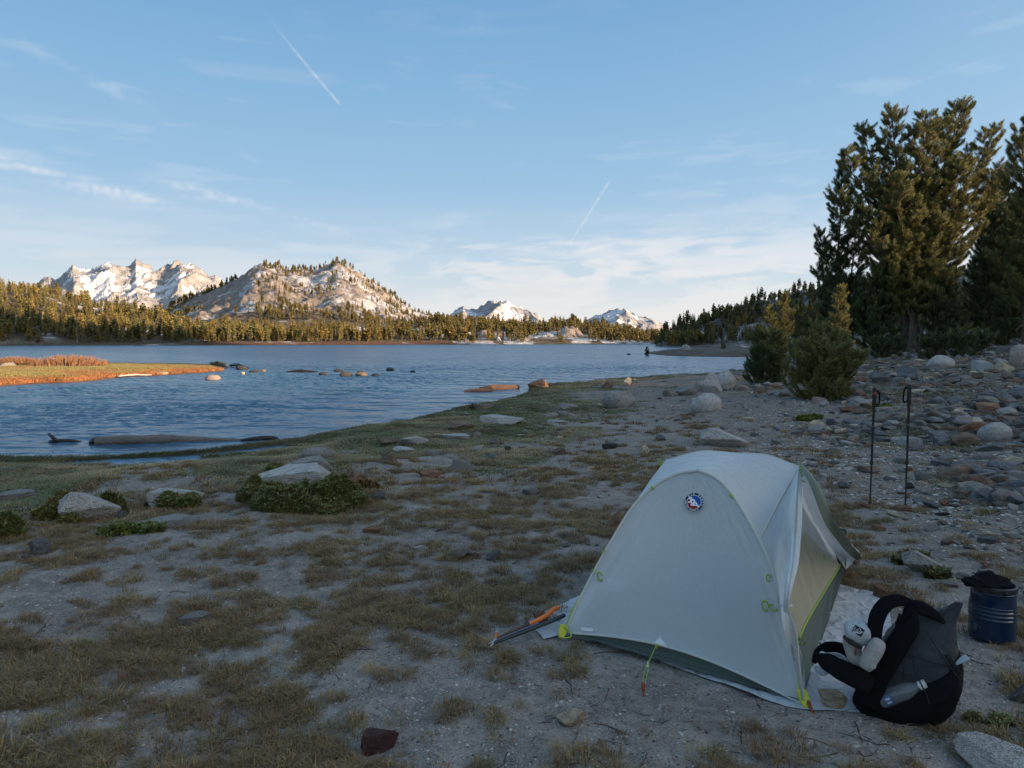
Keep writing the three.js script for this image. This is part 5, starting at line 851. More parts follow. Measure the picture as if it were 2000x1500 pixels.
  const fan = (pts, mat, name, lift = 0, label) => { const c = pts.reduce((s, p) => s.add(p), V(0, 0, 0)).multiplyScalar(1 / pts.length), N = 10, p = [], uv = [], ix = []; const P = (q) => { q = loc(q).addScaledVector(nIn, lift); p.push(q.x, q.y, q.z); uv.push(q.dot(ax), q.y); }; for (let k = 0; k < pts.length; k++) { const o = p.length / 3, a = pts[k], b = pts[(k + 1) % pts.length]; for (let i = 0; i <= N; i++) for (let j = 0; j <= N; j++) { const q = c.clone().lerp(a.clone().lerp(b, j / N), i / N); q.addScaledVector(nIn, .006 * wr(q.dot(ax) * 3 + q.y, 9, 1) * (1 - i / N)); P(q); } for (let i = 0; i < N; i++) for (let j = 0; j < N; j++) { const s = o + i * (N + 1) + j; ix.push(s, s + N + 1, s + 1, s + 1, s + N + 1, s + N + 2); } } const g = new THREE.BufferGeometry(); g.setAttribute('position', new THREE.Float32BufferAttribute(p, 3)); g.setAttribute('uv', new THREE.Float32BufferAttribute(uv, 2)); g.setIndex(ix); g.computeVertexNormals(); return part(tent, name, g, mat, label); };
  const limePts = [onIn(1556, 1246), onIn(1572, 1212), onIn(1600, 1165), onIn(1628, 1120), onIn(1646, 1092)], limeC = curve(limePts);
  fan([limePts[0], limePts[2], limePts[4], onIn(1650, 1078), onIn(1618, 1030), onIn(1590, 975), onIn(1568, 926), onIn(1548, 930), onIn(1530, 1010), onIn(1515, 1090), onIn(1520, 1180), onIn(1536, 1250)], inner, 'inner_wall', 0, 'pale wall of the inner tent seen through the door');
  fan([onIn(1535, 1100), onIn(1570, 1040), onIn(1605, 1076), onIn(1641, 1104), limePts[3], limePts[2], limePts[1], limePts[0], onIn(1540, 1240), onIn(1534, 1180)], meshMat, 'mesh_window', .009, 'golden see-through mesh panel of the inner door');
  part(tent, 'trim', tube(Array.from({ length: 31 }, (_, i) => loc(limeC(i / 30).addScaledVector(nIn, .012))), Array(31).fill(.0055), 6), lime);
  const foot = (t) => NR.clone().lerp(ER, t).addScaledVector(side, -.005).setY(.02);
  part(tent, 'floor_wall', patch((u, v) => { const a = limeC(u).addScaledVector(nIn, .006), b = foot(mix(.02, .97, u)), p = a.lerp(b, v); return p.addScaledVector(nIn, -.018 * sin(PI * v) + .006 * wr(v * 2 + u * 3, 8, 2)); }, 40, 14), floorMat, 'dark green floor wall below the lime trim');
  part(tent, 'floor_wall', patch((u, v) => { const lo = ER.clone().lerp(T(len, -w0 * .8, 0), u).setY(.01), hi = lo.clone().setY(.3).addScaledVector(ax, -.05); return lo.lerp(hi, v); }, 8, 6), floorMat);
  // floor wall at the near end, seen under the fly
  part(tent, 'floor_wall', patch((u, v) => { const b = NL.clone().lerp(NR, mix(.02, .985, u)).addScaledVector(ax, .035).setY(.008), t = leftLeg(.2).lerp(rightLeg(.2), mix(.05, .95, u)).addScaledVector(ax, .10); return b.lerp(t, v).addScaledVector(nEnd, .012 * sin(PI * v) - .03 * sin(PI * u) * v); }, 40, 12), floorMat, 'dark green floor wall under the hem of the near end');
  part(tent, 'inner_end_wall', patch((u, v) => { const a = T(.34, mix(-w0 * .85, w0 * .85, u), .25), b = T(.74, mix(-.28, .28, u), .70); return a.lerp(b, v).addScaledVector(nEnd, -.04 * sin(PI * v)); }, 20, 16), inner);
  part(tent, 'floor', patch((u, v) => NL.clone().lerp(NR, u).lerp(FL.clone().lerp(FR, u), v).setY(.018), 12, 12), floorMat);

  // logo on the end panel
  {
    const n = 512, cv = document.createElement('canvas'); cv.width = cv.height = n; const x = cv.getContext('2d'), c = n / 2;
    const disc = (r, f) => { x.fillStyle = f; x.beginPath(); x.arc(c, c, r, 0, 7); x.fill(); };
    disc(250, '#e9eef2'); disc(240, '#0c1016'); disc(182, '#f0f3f5'); disc(172, '#8c0f1c');
    x.save(); x.beginPath(); x.arc(c, c, 172, 0, 7); x.clip(); x.fillStyle = '#16489c'; x.beginPath(); x.moveTo(90, 150); x.bezierCurveTo(190, 120, 240, 330, 430, 345); x.lineTo(512, 0); x.lineTo(60, 0); x.fill();
    x.strokeStyle = '#f2f5f8'; x.lineWidth = 40; x.lineCap = 'round'; x.beginPath(); x.moveTo(122, 172); x.lineTo(168, 160); x.lineTo(176, 258); x.stroke(); x.beginPath(); x.arc(222, 240, 44, 0, 7); x.stroke(); x.lineWidth = 34; x.beginPath(); x.moveTo(120, 270); x.lineTo(150, 262); x.stroke(); x.beginPath(); x.arc(292, 300, 40, 2.4, 6.6); x.stroke(); x.beginPath(); x.moveTo(196, 330); x.lineTo(300, 322); x.moveTo(330, 300); x.bezierCurveTo(350, 340, 380, 346, 440, 330); x.stroke(); x.restore();
    x.fillStyle = '#f4f6f8'; x.textAlign = 'center'; x.textBaseline = 'middle';
    const arc = (s, a0, da, font, r, flip) => { x.font = font; [...s].forEach((q, i) => { const a = a0 + i * da; x.save(); x.translate(c + cos(a) * r, c + sin(a) * r); x.rotate(a + (flip ? -PI / 2 : PI / 2)); x.fillText(q, 0, 0); x.restore(); }); };
    arc('BIG AGNES', -2.42, .325, 'bold 58px sans-serif', 211, false);
    x.strokeStyle = '#e8ecef'; x.lineWidth = 13; for (const [a, b] of [[.78, 1.02], [1.12, 2.0], [2.1, 2.65], [2.72, 3.32]]) { x.beginPath(); x.arc(c, c, 211, a, b); x.stroke(); }
    const t = new THREE.CanvasTexture(cv); t.colorSpace = THREE.SRGBColorSpace; t.anisotropy = 4;
    const Lc = onEnd(1353, 979), upv = V(0, 1, 0).addScaledVector(nEnd, -nEnd.y).normalize(), rt = upv.clone().cross(nEnd).normalize(), rr = 20 * Lc.distanceTo(V(0, EYE_Y, 0)) / F * .98;
    // find the sheet's sag there so that the print lies on it
    let best = null, bd = 9; for (let i = 0; i <= 40; i++) for (let j = 0; j <= 40; j++) { const p = endSheet(i / 40, j / 40), q = pixelOf(p), d = hypot(q[0] - 1353, q[1] - 979); if (d < bd) { bd = d; best = p; } }
    const lift = best.clone().sub(Lc).dot(nEnd) + .006, g = new THREE.CircleGeometry(rr, 48), p = g.attributes.position;
    for (let i = 0; i < p.count; i++) { const q = loc(Lc.clone().addScaledVector(nEnd, lift).addScaledVector(rt, p.getX(i)).addScaledVector(upv, p.getY(i))); p.setXYZ(i, q.x, q.y, q.z); }
    g.computeVertexNormals(); part(tent, 'logo', g, new THREE.MeshStandardMaterial({ map: t, roughness: .6, side: THREE.DoubleSide }), 'round black, blue and red logo with white lettering');
    const dot = loc(onEnd(1364, 993).addScaledVector(nEnd, lift)); part(tent, 'mark', new THREE.SphereGeometry(.004, 8, 6).translate(dot.x, dot.y, dot.z), std([.02, .02, .02]));
  }
  // pale patches at the hem, lime loops, clips and corner webbing
  const onSheet = (px, py, k = .006) => { let best, bd = 99; for (let i = 0; i <= 60; i++) for (let j = 0; j <= 60; j++) { const p = endSheet(i / 60, j / 60), q = pixelOf(p), d = hypot(q[0] - px, q[1] - py); if (d < bd) { bd = d; best = p; } } return best.addScaledVector(nEnd, k); };
  const poly = (px, name, mat) => { const pts = px.map(([a, b]) => onSheet(a, b, .005)), p = []; for (let i = 1; i < pts.length - 1; i++) for (const q of [pts[0], pts[i], pts[i + 1]]) { const l = loc(q); p.push(l.x, l.y, l.z); } const g = new THREE.BufferGeometry(); g.setAttribute('position', new THREE.Float32BufferAttribute(p, 3)); g.computeVertexNormals(); part(tent, name, g, mat); };
  const patchMat = cloth([.78, .79, .77], .2, .9); poly([[1272, 1262], [1290, 1242], [1303, 1266]], 'hem_patch', patchMat); poly([[1134, 1228], [1160, 1228], [1161, 1234], [1135, 1233]], 'care_label', patchMat);
  const loop = (p, s, tilt) => part(tent, 'loop', new THREE.TorusGeometry(s, s * .26, 6, 16, 5.2).scale(.75, 1.15, 1).rotateZ(tilt).rotateY(-.6).translate(...loc(p).toArray()), lime);
  loop(onSheet(1173, 1124, .016), .020, .3); loop(onSheet(1183, 1078, .012), .012, -.2); loop(onSheet(1496, 1188, .02), .020, .2); loop(onSheet(1508, 1190, .02), .016, 1.2); loop(onSheet(1503, 1130, .014), .014, .1); loop(onSheet(1150, 1108, .01), .010, .6);
  for (const [px, py] of [[1430, 972], [1276, 952]]) part(tent, 'clip', new THREE.CapsuleGeometry(.007, .012, 3, 8).rotateZ(.6).translate(...loc(onSheet(px, py, .008)).toArray()), lime);
  const R2 = R.clone().addScaledVector(side, .02).add(V(-.03, 0, .06)); loop(R2.clone().add(V(0, -.02, 0)), .018, .1); loop(R2.clone().add(V(.01, -.055, 0)), .016, .8); part(tent, 'cord', rope([R2, R2.clone().add(V(-.012, -.06, .01)), R2.clone().add(V(-.03, -.12, .01)), R2.clone().add(V(-.028, -.17, .0))], .0035, 14), lime);
  loop(onIn(1557, 1253).addScaledVector(nIn, .02), .016, 1.4); loop(limePts[2].clone().addScaledVector(nIn, .02).add(V(.05, .2, -.1)), .010, .4);
  part(tent, 'cord', rope([L, L.clone().add(V(-.02, -.02, .0)), L.clone().add(V(-.045, -.05, .02)), L.clone().add(V(-.05, -.11, .03))], .007, 14), lime); loop(L.clone().add(V(-.05, -.01, .02)), .014, .4);
  part(tent, 'webbing', rope([onEnd(1140, 1152), onEnd(1116, 1200).addScaledVector(nEnd, .012), onEnd(1105, 1232).addScaledVector(nEnd, .012)], .004, 16), lime);
  { // near right corner: yellow buckle and a short grey strap to the stake
    const c = loc(NR).add(V(.005, .03, .01)), q = loc(gp(1576, 1378)).setY(.01); const s = new THREE.Shape(); s.moveTo(-.022, .045); s.quadraticCurveTo(.004, .06, .018, .04); s.quadraticCurveTo(.03, 0, .012, -.04); s.lineTo(-.006, -.045); s.quadraticCurveTo(-.03, -.02, -.022, .045);
    part(tent, 'corner_buckle', new THREE.ExtrudeGeometry(s, { depth: .012, bevelEnabled: true, bevelSize: .004, bevelThickness: .004, bevelSegments: 2 }).scale(.8, .85, 1).rotateX(-.5).rotateZ(.25).translate(c.x, c.y, c.z), yellow, 'bright yellow-green corner buckle');
    part(tent, 'strap', rope([NR.clone().add(V(.012, .0, .03)), gp(1576, 1372).setY(.014), gp(1581, 1384).setY(.012)], .0075, 8), grey);
    part(tent, 'strap', rope([legR(.30).addScaledVector(nEnd, .01), legR(.14).addScaledVector(nEnd, .014), legR(.0).addScaledVector(nEnd, .012)], .004, 16), lime);
    const d = loc(NL); part(tent, 'corner_buckle', new THREE.ExtrudeGeometry(s, { depth: .01, bevelEnabled: true, bevelSize: .003, bevelThickness: .003, bevelSegments: 2 }).scale(.85, .8, 1).rotateX(-.9).rotateZ(-.5).translate(d.x - .012, .03, d.z + .02), yellow, 'yellow-green buckle at the left corner'); part(tent, 'strap', rope([NL.clone().add(V(0, .05, .01)), NL.clone().add(V(.03, .03, .02)), NL.clone().add(V(.035, .012, .05)), NL.clone().add(V(-.01, .008, .06))], .004, 16), lime);
  }
  // guy line at the middle of the hem
  const g0 = onSheet(1286, 1262, .004), g1 = gp(1265, 1318).setY(.055), g2 = gp(1256, 1346).setY(.012);
  part(tent, 'guy_line', rope([g0, g0.clone().lerp(g1, .5), g1], .0026, 8), lime); part(tent, 'guy_line', rope([g1.clone().add(V(.004, 0, 0)), g1.clone().lerp(g2, .5).add(V(.008, 0, 0)), g2], .002, 8), lime); part(tent, 'guy_line', rope([g1.clone().add(V(-.004, 0, 0)), g1.clone().lerp(g2, .5).add(V(-.008, 0, 0)), g2], .002, 8), lime);
  part(tent, 'line_tensioner', new THREE.ConeGeometry(.009, .03, 4).translate(...loc(g1).toArray()), std([.75, .78, .8], .5)); part(tent, 'line_tab', new THREE.ConeGeometry(.011, .03, 4).rotateX(PI).translate(...loc(g0).add(V(0, -.014, 0)).toArray()), yellow);

  const stake = (p, label, tilt) => { const t = thing('tent_stake', label, 'tent stake', p.clone().setY(groundH(p.x, p.z))); part(t, 'shaft', new THREE.CylinderGeometry(.005, .004, .12, 6).translate(0, -.02, 0).rotateX(tilt), orange); part(t, 'head', new THREE.CapsuleGeometry(.009, .022, 4, 8).translate(0, .042, 0).rotateX(tilt), orange); };
  stake(gp(1257, 1352), 'small reddish-brown metal stake holding the middle guy line', -.25); stake(gp(1588, 1394), 'reddish-brown metal stake at the right front corner of the tent', -1.1);

  // sleeping bag inside, showing blue through the fabric
  { const c = T(1.12, .16, .0), g = new THREE.CapsuleGeometry(.25, 1.2, 8, 20), p = g.attributes.position; for (let i = 0; i < p.count; i++) { const y = p.getY(i); p.setX(i, p.getX(i) * (1 + .06 * sin(y * 40))); p.setZ(i, p.getZ(i) * (.8 + .05 * sin(y * 40))); } g.rotateZ(PI / 2).rotateY(atan2(-ax.z, ax.x)); g.computeVertexNormals(); const b = single('sleeping_bag', g, std([.03, .13, .30], .8), 'blue sleeping bag inside the tent, showing through the end panel', 'sleeping bag'); b.position.copy(c).setY(.20); }

  // ground sheet that reaches out on both sides
  const gs = [gp(1030, 1211), gp(1062, 1244), gp(1110, 1238), gp(1240, 1272), gp(1480, 1362), gp(1590, 1392), gp(1702, 1398), gp(1745, 1250), gp(1732, 1160), gp(1652, 1143), T(len * .95, w0 * .3, 0), T(len * .8, -w0 * 1.2, 0), gp(1112, 1172)], gc = M.clone().addScaledVector(ax, .7);
  const sheetMat = std([.50, .51, .53], .75, { side: THREE.DoubleSide, bumpMap: texGray(512, (u, v) => { const a = abs(tileNoise(u, v, 6, 95)), b = abs(tileNoise(u, v, 13, 96)), c = abs(tileNoise(u, v, 31, 97)); return 1 - .5 * pow(a, .6) - .35 * pow(b, .7) - .2 * c; }), bumpScale: .03 }); sheetMat.name = 'white_sheet';
  { const N = 26, K = 16, p = [], uv = [], ix = [], loop = []; for (let k = 0; k < gs.length; k++) for (let j = 0; j < K; j++) loop.push(gs[k].clone().lerp(gs[(k + 1) % gs.length], j / K));
    const n = loop.length; for (let i = 0; i <= N; i++) for (let k = 0; k < n; k++) { const q = gc.clone().lerp(loop[k], pow(i / N, .8)), e = smooth(.75, 1, i / N); q.y = max(groundH(q.x, q.z) * .85, groundH(q.x, q.z) - .02) + .012 + .012 * fbm(q.x * 9, q.z * 9, 3) * (1 - e * .3) + .012 * e * smooth(.1, .6, noise(q.x * 5 + 2, q.z * 5)) - (e > .9 ? .006 : 0); p.push(q.x, q.y, q.z); uv.push(q.x, q.z); }
    for (let i = 0; i < N; i++) for (let k = 0; k < n; k++) { const a = i * n + k, b = i * n + (k + 1) % n, c = a + n, d = b + n; ix.push(a, c, b, b, c, d); }
    const g = new THREE.BufferGeometry(); g.setAttribute('position', new THREE.Float32BufferAttribute(p, 3)); g.setAttribute('uv', new THREE.Float32BufferAttribute(uv, 2)); g.setIndex(ix); g.computeVertexNormals(); single('ground_sheet', g, sheetMat, 'crinkled white ground sheet spread under the tent and out to the backpack', 'ground sheet'); }
  setRock(1056, 1216, 32, 24, 'rust', 'angular', 2, .4, 'brown cube-like stone weighing down the left corner of the white sheet', { y: .02 });
  setRock(1722, 1166, 40, 20, 'rust', 'slab', 1, -.5, 'brown flat stone on the far corner of the white sheet behind the backpack', { y: .02 });
  setRock(1626, 1381, 60, 38, 'tan', 'angular', 2, .25, 'chunky banded tan stone on the white sheet under the hip belt', { y: .02, deep: .5 });
}
// ---------------------------------------------------------------- trekking poles, ice axe, canister, backpack
const matte = (c) => new THREE.MeshPhysicalMaterial({ color: rgb(...c), roughness: .95, specularIntensity: .15 }), black = std([.012, .012, .014], .6), blackCloth = matte([.010, .010, .012]), steel = std([.5, .5, .52], .35, { metalness: .9 });
black.name = 'black_plastic'; blackCloth.name = 'black_nylon';
{
  const pole = (px, py, top, label, strapTurn, red) => {
    const b = onGround(px, py), h = dp(px, top, -b.z).y - b.y, g = thing('trekking_pole', label, 'trekking pole', b);
    part(g, 'tip', new THREE.CylinderGeometry(.004, .002, .06, 8).translate(0, .0, 0), steel); part(g, 'lower_shaft', new THREE.CylinderGeometry(.0085, .0075, h * .36, 10).translate(0, h * .2, 0), black); part(g, 'basket', new THREE.CylinderGeometry(.012, .016, .02, 10).translate(0, .035, 0), black);
    part(g, 'middle_shaft', new THREE.CylinderGeometry(.0105, .0105, h * .32, 10).translate(0, h * .52, 0), black); part(g, 'upper_shaft', new THREE.CylinderGeometry(.012, .012, h * .28, 10).translate(0, h * .76, 0), black);
    for (const y of [.37, .66]) part(g, 'lock', new THREE.CylinderGeometry(.015, .015, .035, 10).translate(0, h * y, 0), black); part(g, 'ring', new THREE.CylinderGeometry(.0125, .0125, .006, 10).translate(0, h * .675, 0), steel);
    const gripP = [[.012, .84], [.018, .85], [.017, .90], [.020, .93], [.018, .955], [.021, .985], [.016, 1]].map(([r, y]) => new THREE.Vector2(r, y * h)); part(g, 'grip', new THREE.LatheGeometry([new THREE.Vector2(0, .84 * h), ...gripP, new THREE.Vector2(0, 1.004 * h)], 14), black); if (red) part(g, 'grip_mark', new THREE.CylinderGeometry(.0195, .0195, .03, 12).translate(0, h * .955, 0), std([.20, .05, .03], .6));
    const s = new THREE.CatmullRomCurve3([V(.008, h * .975, 0), V(.035, h * .97, .004), V(.048, h * .92, .008), V(.042, h * .86, .006), V(.018, h * .865, 0), V(.010, h * .90, 0)].map((v) => v.applyAxisAngle(UPV, strapTurn))), P = s.getPoints(24);
    part(g, 'strap', tube(P, P.map(() => .008), 6), blackCloth); g.rotation.z = (px - 1700) * .0001 - .006;
  };
  pole(1699, 989, 757, 'left one of two black trekking poles stuck upright in the gravel', 0, true); pole(1768, 993, 751, 'right one of two black trekking poles stuck upright in the gravel', 2.6, false);
}
{ // the tool lying left of the tent: orange grip, dark shaft, metal points
  const p0 = gp(964, 1264).setY(.03), p1 = gp(1100, 1222).setY(.055), c = p0.clone().lerp(p1, .5), g = thing('ice_axe', 'ice axe with orange and black shaft on the sand at the left tent corner', 'ice axe', c.clone().setY(.02)), L = (p) => p.clone().sub(g.position);
  const d = p1.clone().sub(p0), n = V(-d.z, 0, d.x).normalize(); if (n.z > 0) n.negate(); const at = (t, off, y = 0) => L(p0.clone().addScaledVector(d, t).addScaledVector(n, off).add(V(0, y, 0)));
  const orange = std([.75, .19, .035], .5), dark = std([.03, .035, .045], .4), blue = std([.10, .13, .17], .35, { metalness: .4 });
  const bar = (name, pts, rs, mat, s = 8) => { const P = new THREE.CatmullRomCurve3(pts).getPoints(pts.length * 6); part(g, name, tube(P, P.map((_, i) => { const x = i / (P.length - 1) * (rs.length - 1), k = min(rs.length - 2, floor(x)); return mix(rs[k], rs[k + 1], x - k); }), s), mat); };
  bar('grip', [at(.50, .022, .012), at(.66, .024, .016), at(.82, .03, .026), at(.93, .045, .034), at(1.02, .05, .03)], [.011, .013, .013, .014, .012], orange); bar('shaft', [at(.0, .0, -.008), at(.3, -.006, -.004), at(.6, -.01, .0), at(.9, -.012, .006), at(1.0, -.01, .008)], [.008, .011, .012, .013, .012], dark);
  bar('shaft', [at(.06, .016, .0), at(.25, .022, .006), at(.5, .022, .012)], [.006, .009, .011], std([.10, .045, .03], .5)); bar('spine', [at(.02, -.004, .004), at(.3, -.004, .010), at(.62, -.006, .014)], [.004, .005, .005], blue); bar('collar', [at(.475, .022, .012), at(.52, .023, .013)], [.0135, .0145], dark);
  bar('point', [at(-.05, -.004, -.018), at(.0, .002, -.010), at(.03, .004, -.004)], [.002, .006, .008], steel); bar('point', [at(-.035, .022, -.016), at(.02, .018, -.008), at(.07, .016, 0)], [.002, .005, .006], steel); bar('spike', [at(.07, .030, .0), at(.085, .03, .025)], [.008, .004], orange);
}
{ // bear canister, a clear blue drum with ribs and a black lid, dark cloth on top
  const b = onGround(1936, 1258), k = -b.z / F, R = 51 * k * cos(atan2(b.x, -b.z)), Hh = 116 * k, y0 = b.y; b.z -= R * .75; b.x += R * .75 * b.x / -b.z; b.y = y0 - .005; const g = thing('bear_canister', 'see-through dark blue ribbed food canister with black lid behind the backpack', 'food canister', b);
  const blue = new THREE.MeshPhysicalMaterial({ color: rgb(.010, .038, .095), roughness: .12, transmission: .45, thickness: 0, side: THREE.DoubleSide, clearcoat: .5 }); blue.name = 'blue_plastic';
  const prof = [[0, .0], [.80, .0], [.93, .018], [.985, .06], [1, .12], [.985, .34], [.98, .405], [1.02, .42], [1.02, .435], [.975, .45], [.975, .475], [1.015, .49], [1.015, .505], [.97, .52], [.97, .545], [1.01, .56], [1.01, .575], [.965, .59], [.965, .61], [1.0, .625], [1.0, .64], [.96, .655], [.95, .80], [.945, .86], [.985, .875], [.985, .89], [.94, .90]];
  part(g, 'body', new THREE.LatheGeometry(prof.map(([r, y]) => new THREE.Vector2(r * R, y * Hh)), 64), blue);
  part(g, 'lid', new THREE.LatheGeometry([[.94, .89], [.97, .895], [.98, .91], [.98, .985], [.95, 1.0], [.86, 1.0], [.84, .985], [0, .985]].map(([r, y]) => new THREE.Vector2(r * R, y * Hh)), 64), std([.02, .02, .024], .3)); for (let i = 0; i < 3; i++) part(g, 'latch', new THREE.CapsuleGeometry(.008, .02, 3, 8).rotateZ(PI / 2).rotateY(i * 2.1 + .4).translate(sin(i * 2.1 + 1.97) * R * .95, Hh * .94, cos(i * 2.1 + 1.97) * R * .95), black);
  const r = rng(12), bagMat = [std([.03, .04, .06], .8), std([.05, .06, .08], .8), std([.015, .02, .03], .8)]; const lump = (x, y, z, s, sy, m, seed) => { const q = new THREE.IcosahedronGeometry(1, 4), p = q.attributes.position; for (let i = 0; i < p.count; i++) { const v = V(p.getX(i), p.getY(i), p.getZ(i)), n = 1 + .35 * fbm3(v.x * 2 + seed, v.y * 2, v.z * 2, 3); p.setXYZ(i, v.x * n * s, v.y * n * sy, v.z * n * s); } q.computeVertexNormals(); part(g, 'contents', q.translate(x, y, z), m, 'dark food bag inside the canister'); };
  lump(-.03, Hh * .62, .01, R * .6, Hh * .22, bagMat[2], 1); lump(.05, Hh * .28, .0, R * .62, Hh * .24, bagMat[0], 5); lump(-.05, Hh * .25, .02, R * .5, Hh * .2, bagMat[1], 9);
  // cloth crumpled on the lid
  const q = new THREE.IcosahedronGeometry(1, 20), p = q.attributes.position; for (let i = 0; i < p.count; i++) { const v = V(p.getX(i), p.getY(i), p.getZ(i)), n = 1 + .42 * fbm3(v.x * 1.7 + 4, v.y * 1.7, v.z * 1.7, 3) + .16 * ridged(v.x * 3 + v.y * 2, v.z * 3, 3) - .08; const x = v.x * n * R * .95, hl = v.x < 0 ? 1.25 : 1; p.setXYZ(i, x * hl, max(-.004 - (v.x < -.8 ? .03 * (-v.x - .8) / .2 : 0), v.y * n * R * .42 * (1 + .35 * sin(v.x * 5 + 1.2) * .5)), v.z * n * R * .7); } const qm = mergeVertices(q.deleteAttribute('normal').deleteAttribute('uv')); qm.computeVertexNormals();
  const c = single('black_cloth', qm, blackCloth, 'crumpled black cloth lying on the lid of the blue canister', 'cloth'); c.position.copy(b).add(V(-R * .22, Hh + .004, .0));
}
{ // backpack standing on the sheet: frame at left with harness, grey fabric bag at right, black mesh pocket in front
  const P0 = onGround(1762, 1396), base = V(P0.x, P0.y + .0, P0.z), a = atan2(base.x, -base.z), k = -base.z / F * cos(a), ky = -base.z / F;      // metres per pixel at the pack
  const g = thing('backpack', 'black and grey ultralight backpack standing beside the tent with pouches on its hip belt', 'backpack', base); g.rotation.y = -a;
  // x to the right, y up, z towards the camera; pixel offsets from (1762, 1396) with a depth
  const PX = (px, py, z = 0) => V((px - 1762) * k * (1 - z * .3), (1396 - py) * ky * (1 - z * .3) + z * .44, z);
  const greyBag = cloth([.085, .09, .10], .5, .55, { specularIntensity: .4 }), meshPocket = cloth([.012, .012, .015], .3, .75, { specularIntensity: .15 }), pouch = std([.42, .405, .38], .9, { bumpMap: stoneBump, bumpScale: .006 }), pouchGrey = std([.50, .52, .55], .9, { bumpMap: stoneBump, bumpScale: .006 }), foam = matte([.008, .008, .010]), red = std([.35, .04, .035], .5), cord = std([.008, .008, .01], .7);
  greyBag.name = 'grey_laminate'; pouch.name = 'tan_fabric';
  const fabricBump = texGray(256, (u, v) => .5 + .3 * tileNoise(u, v, 9, 51) + .2 * tileNoise(u, v, 28, 52)); greyBag.bumpMap = fabricBump; greyBag.bumpScale = .012;
  // a closed bag from a ring of outline points at each height: [y px, x left, x right, z back, z front]
  const bag = (rows, name, mat, label, wob = .010, n = 44) => { const p = [], uv = [], ix = []; rows.forEach(([y, xl, xr, zb, zf], i) => { for (let q = 0; q <= n; q++) { const t = q / n * 2 * PI, cx = cos(t), sx = sin(t), e = .62, ux = Math.sign(cx) * pow(abs(cx), e), uz = Math.sign(sx) * pow(abs(sx), e); const z = mix(zb, zf, (uz + 1) / 2), v = PX(mix(xl, xr, (ux + 1) / 2), y, 0); v.z = z; v.y += 0; const w = wob * (fbm3(v.x * 14, v.y * 14, v.z * 14, 3) + .5 * sin(t * 9 + v.y * 20) * .4); v.x += ux * w; v.z += uz * w; p.push(v.x, v.y, v.z); uv.push(q / n, i / (rows.length - 1)); } });
    for (let i = 0; i < rows.length - 1; i++) for (let q = 0; q < n; q++) { const s = i * (n + 1) + q, b = s + 1, c = s + n + 1, d = c + 1; ix.push(s, c, b, b, c, d); } for (const i of [0, rows.length - 1]) { const c = p.length / 3, s = i * (n + 1); let mx = 0, my = 0, mz = 0; for (let q = 0; q < n; q++) { mx += p[(s + q) * 3]; my += p[(s + q) * 3 + 1]; mz += p[(s + q) * 3 + 2]; } p.push(mx / n, my / n, mz / n); uv.push(.5, .5); for (let q = 0; q < n; q++) i ? ix.push(c, s + q + 1, s + q) : ix.push(c, s + q, s + q + 1); }
    const o = new THREE.BufferGeometry(); o.setAttribute('position', new THREE.Float32BufferAttribute(p, 3)); o.setAttribute('uv', new THREE.Float32BufferAttribute(uv, 2)); o.setIndex(ix); o.computeVertexNormals(); return part(g, name, o, mat, label); };
  const lerpRows = (rows, m) => { const f = [1, 2, 3, 4].map((c) => lut(rows.map((r) => [-r[0], r[c]]))), y0 = rows[0][0], y1 = rows[rows.length - 1][0]; return Array.from({ length: m + 1 }, (_, i) => { const y = mix(y0, y1, i / m); return [y, ...f.map((q) => q(-y))]; }); };
  const strip = (pts, wpx, th, name, mat, label) => { const c = new THREE.CatmullRomCurve3(pts), n = 40, P = c.getPoints(n), p = [], ix = []; P.forEach((q, i) => { const d = (P[i + 1] ?? q).clone().sub(P[i - 1] ?? q).normalize(), s = d.clone().cross(V(0, .25, 1)).normalize(), f = s.clone().cross(d).normalize(), t = i / n * (wpx.length - 1), j = min(wpx.length - 2, floor(t)), w = mix(wpx[j], wpx[j + 1], t - j) * k / 2; for (let m = 0; m < 10; m++) { const an = m / 10 * 2 * PI, e = .5, v = q.clone().addScaledVector(s, Math.sign(cos(an)) * pow(abs(cos(an)), e) * w).addScaledVector(f, Math.sign(sin(an)) * pow(abs(sin(an)), e) * th); p.push(v.x, v.y, v.z); } }); for (let i = 0; i < n; i++) for (let m = 0; m < 10; m++) { const s = i * 10 + m, b = i * 10 + (m + 1) % 10; ix.push(s, s + 10, b, b, s + 10, b + 10); } const c0 = p.length / 3; p.push(P[0].x, P[0].y, P[0].z, P[n].x, P[n].y, P[n].z); for (let m = 0; m < 10; m++) ix.push(c0, m, (m + 1) % 10, c0 + 1, n * 10 + (m + 1) % 10, n * 10 + m); const o = new THREE.BufferGeometry(); o.setAttribute('position', new THREE.Float32BufferAttribute(p, 3)); o.setIndex(ix); o.computeVertexNormals(); return part(g, name, o, mat, label); };
  // main bag, leaning to the upper right; its back panel is the black frame on the left
  bag(lerpRows([[1394, 1668, 1838, -.16, .06], [1375, 1662, 1852, -.17, .075], [1340, 1680, 1864, -.17, .08], [1300, 1694, 1870, -.17, .085], [1262, 1712, 1867, -.16, .075], [1228, 1732, 1862, -.13, .055], [1205, 1748, 1862, -.10, .04], [1192, 1772, 1863, -.07, .025], [1176, 1812, 1864, -.04, .01], [1160, 1846, 1866, -.02, .0], [1148, 1862, 1868, -.01, -.004]], 40), 'bag', greyBag, 'grey see-through body of the pack, its top pulled out to a point at right', .012);
  strip([PX(1762, 1170, .03), PX(1790, 1170, .045), PX(1815, 1178, .03), PX(1836, 1190, .015)], [26, 34, 24, 8], .014, 'top_flap', blackCloth, 'black cloth folded over the top of the pack');
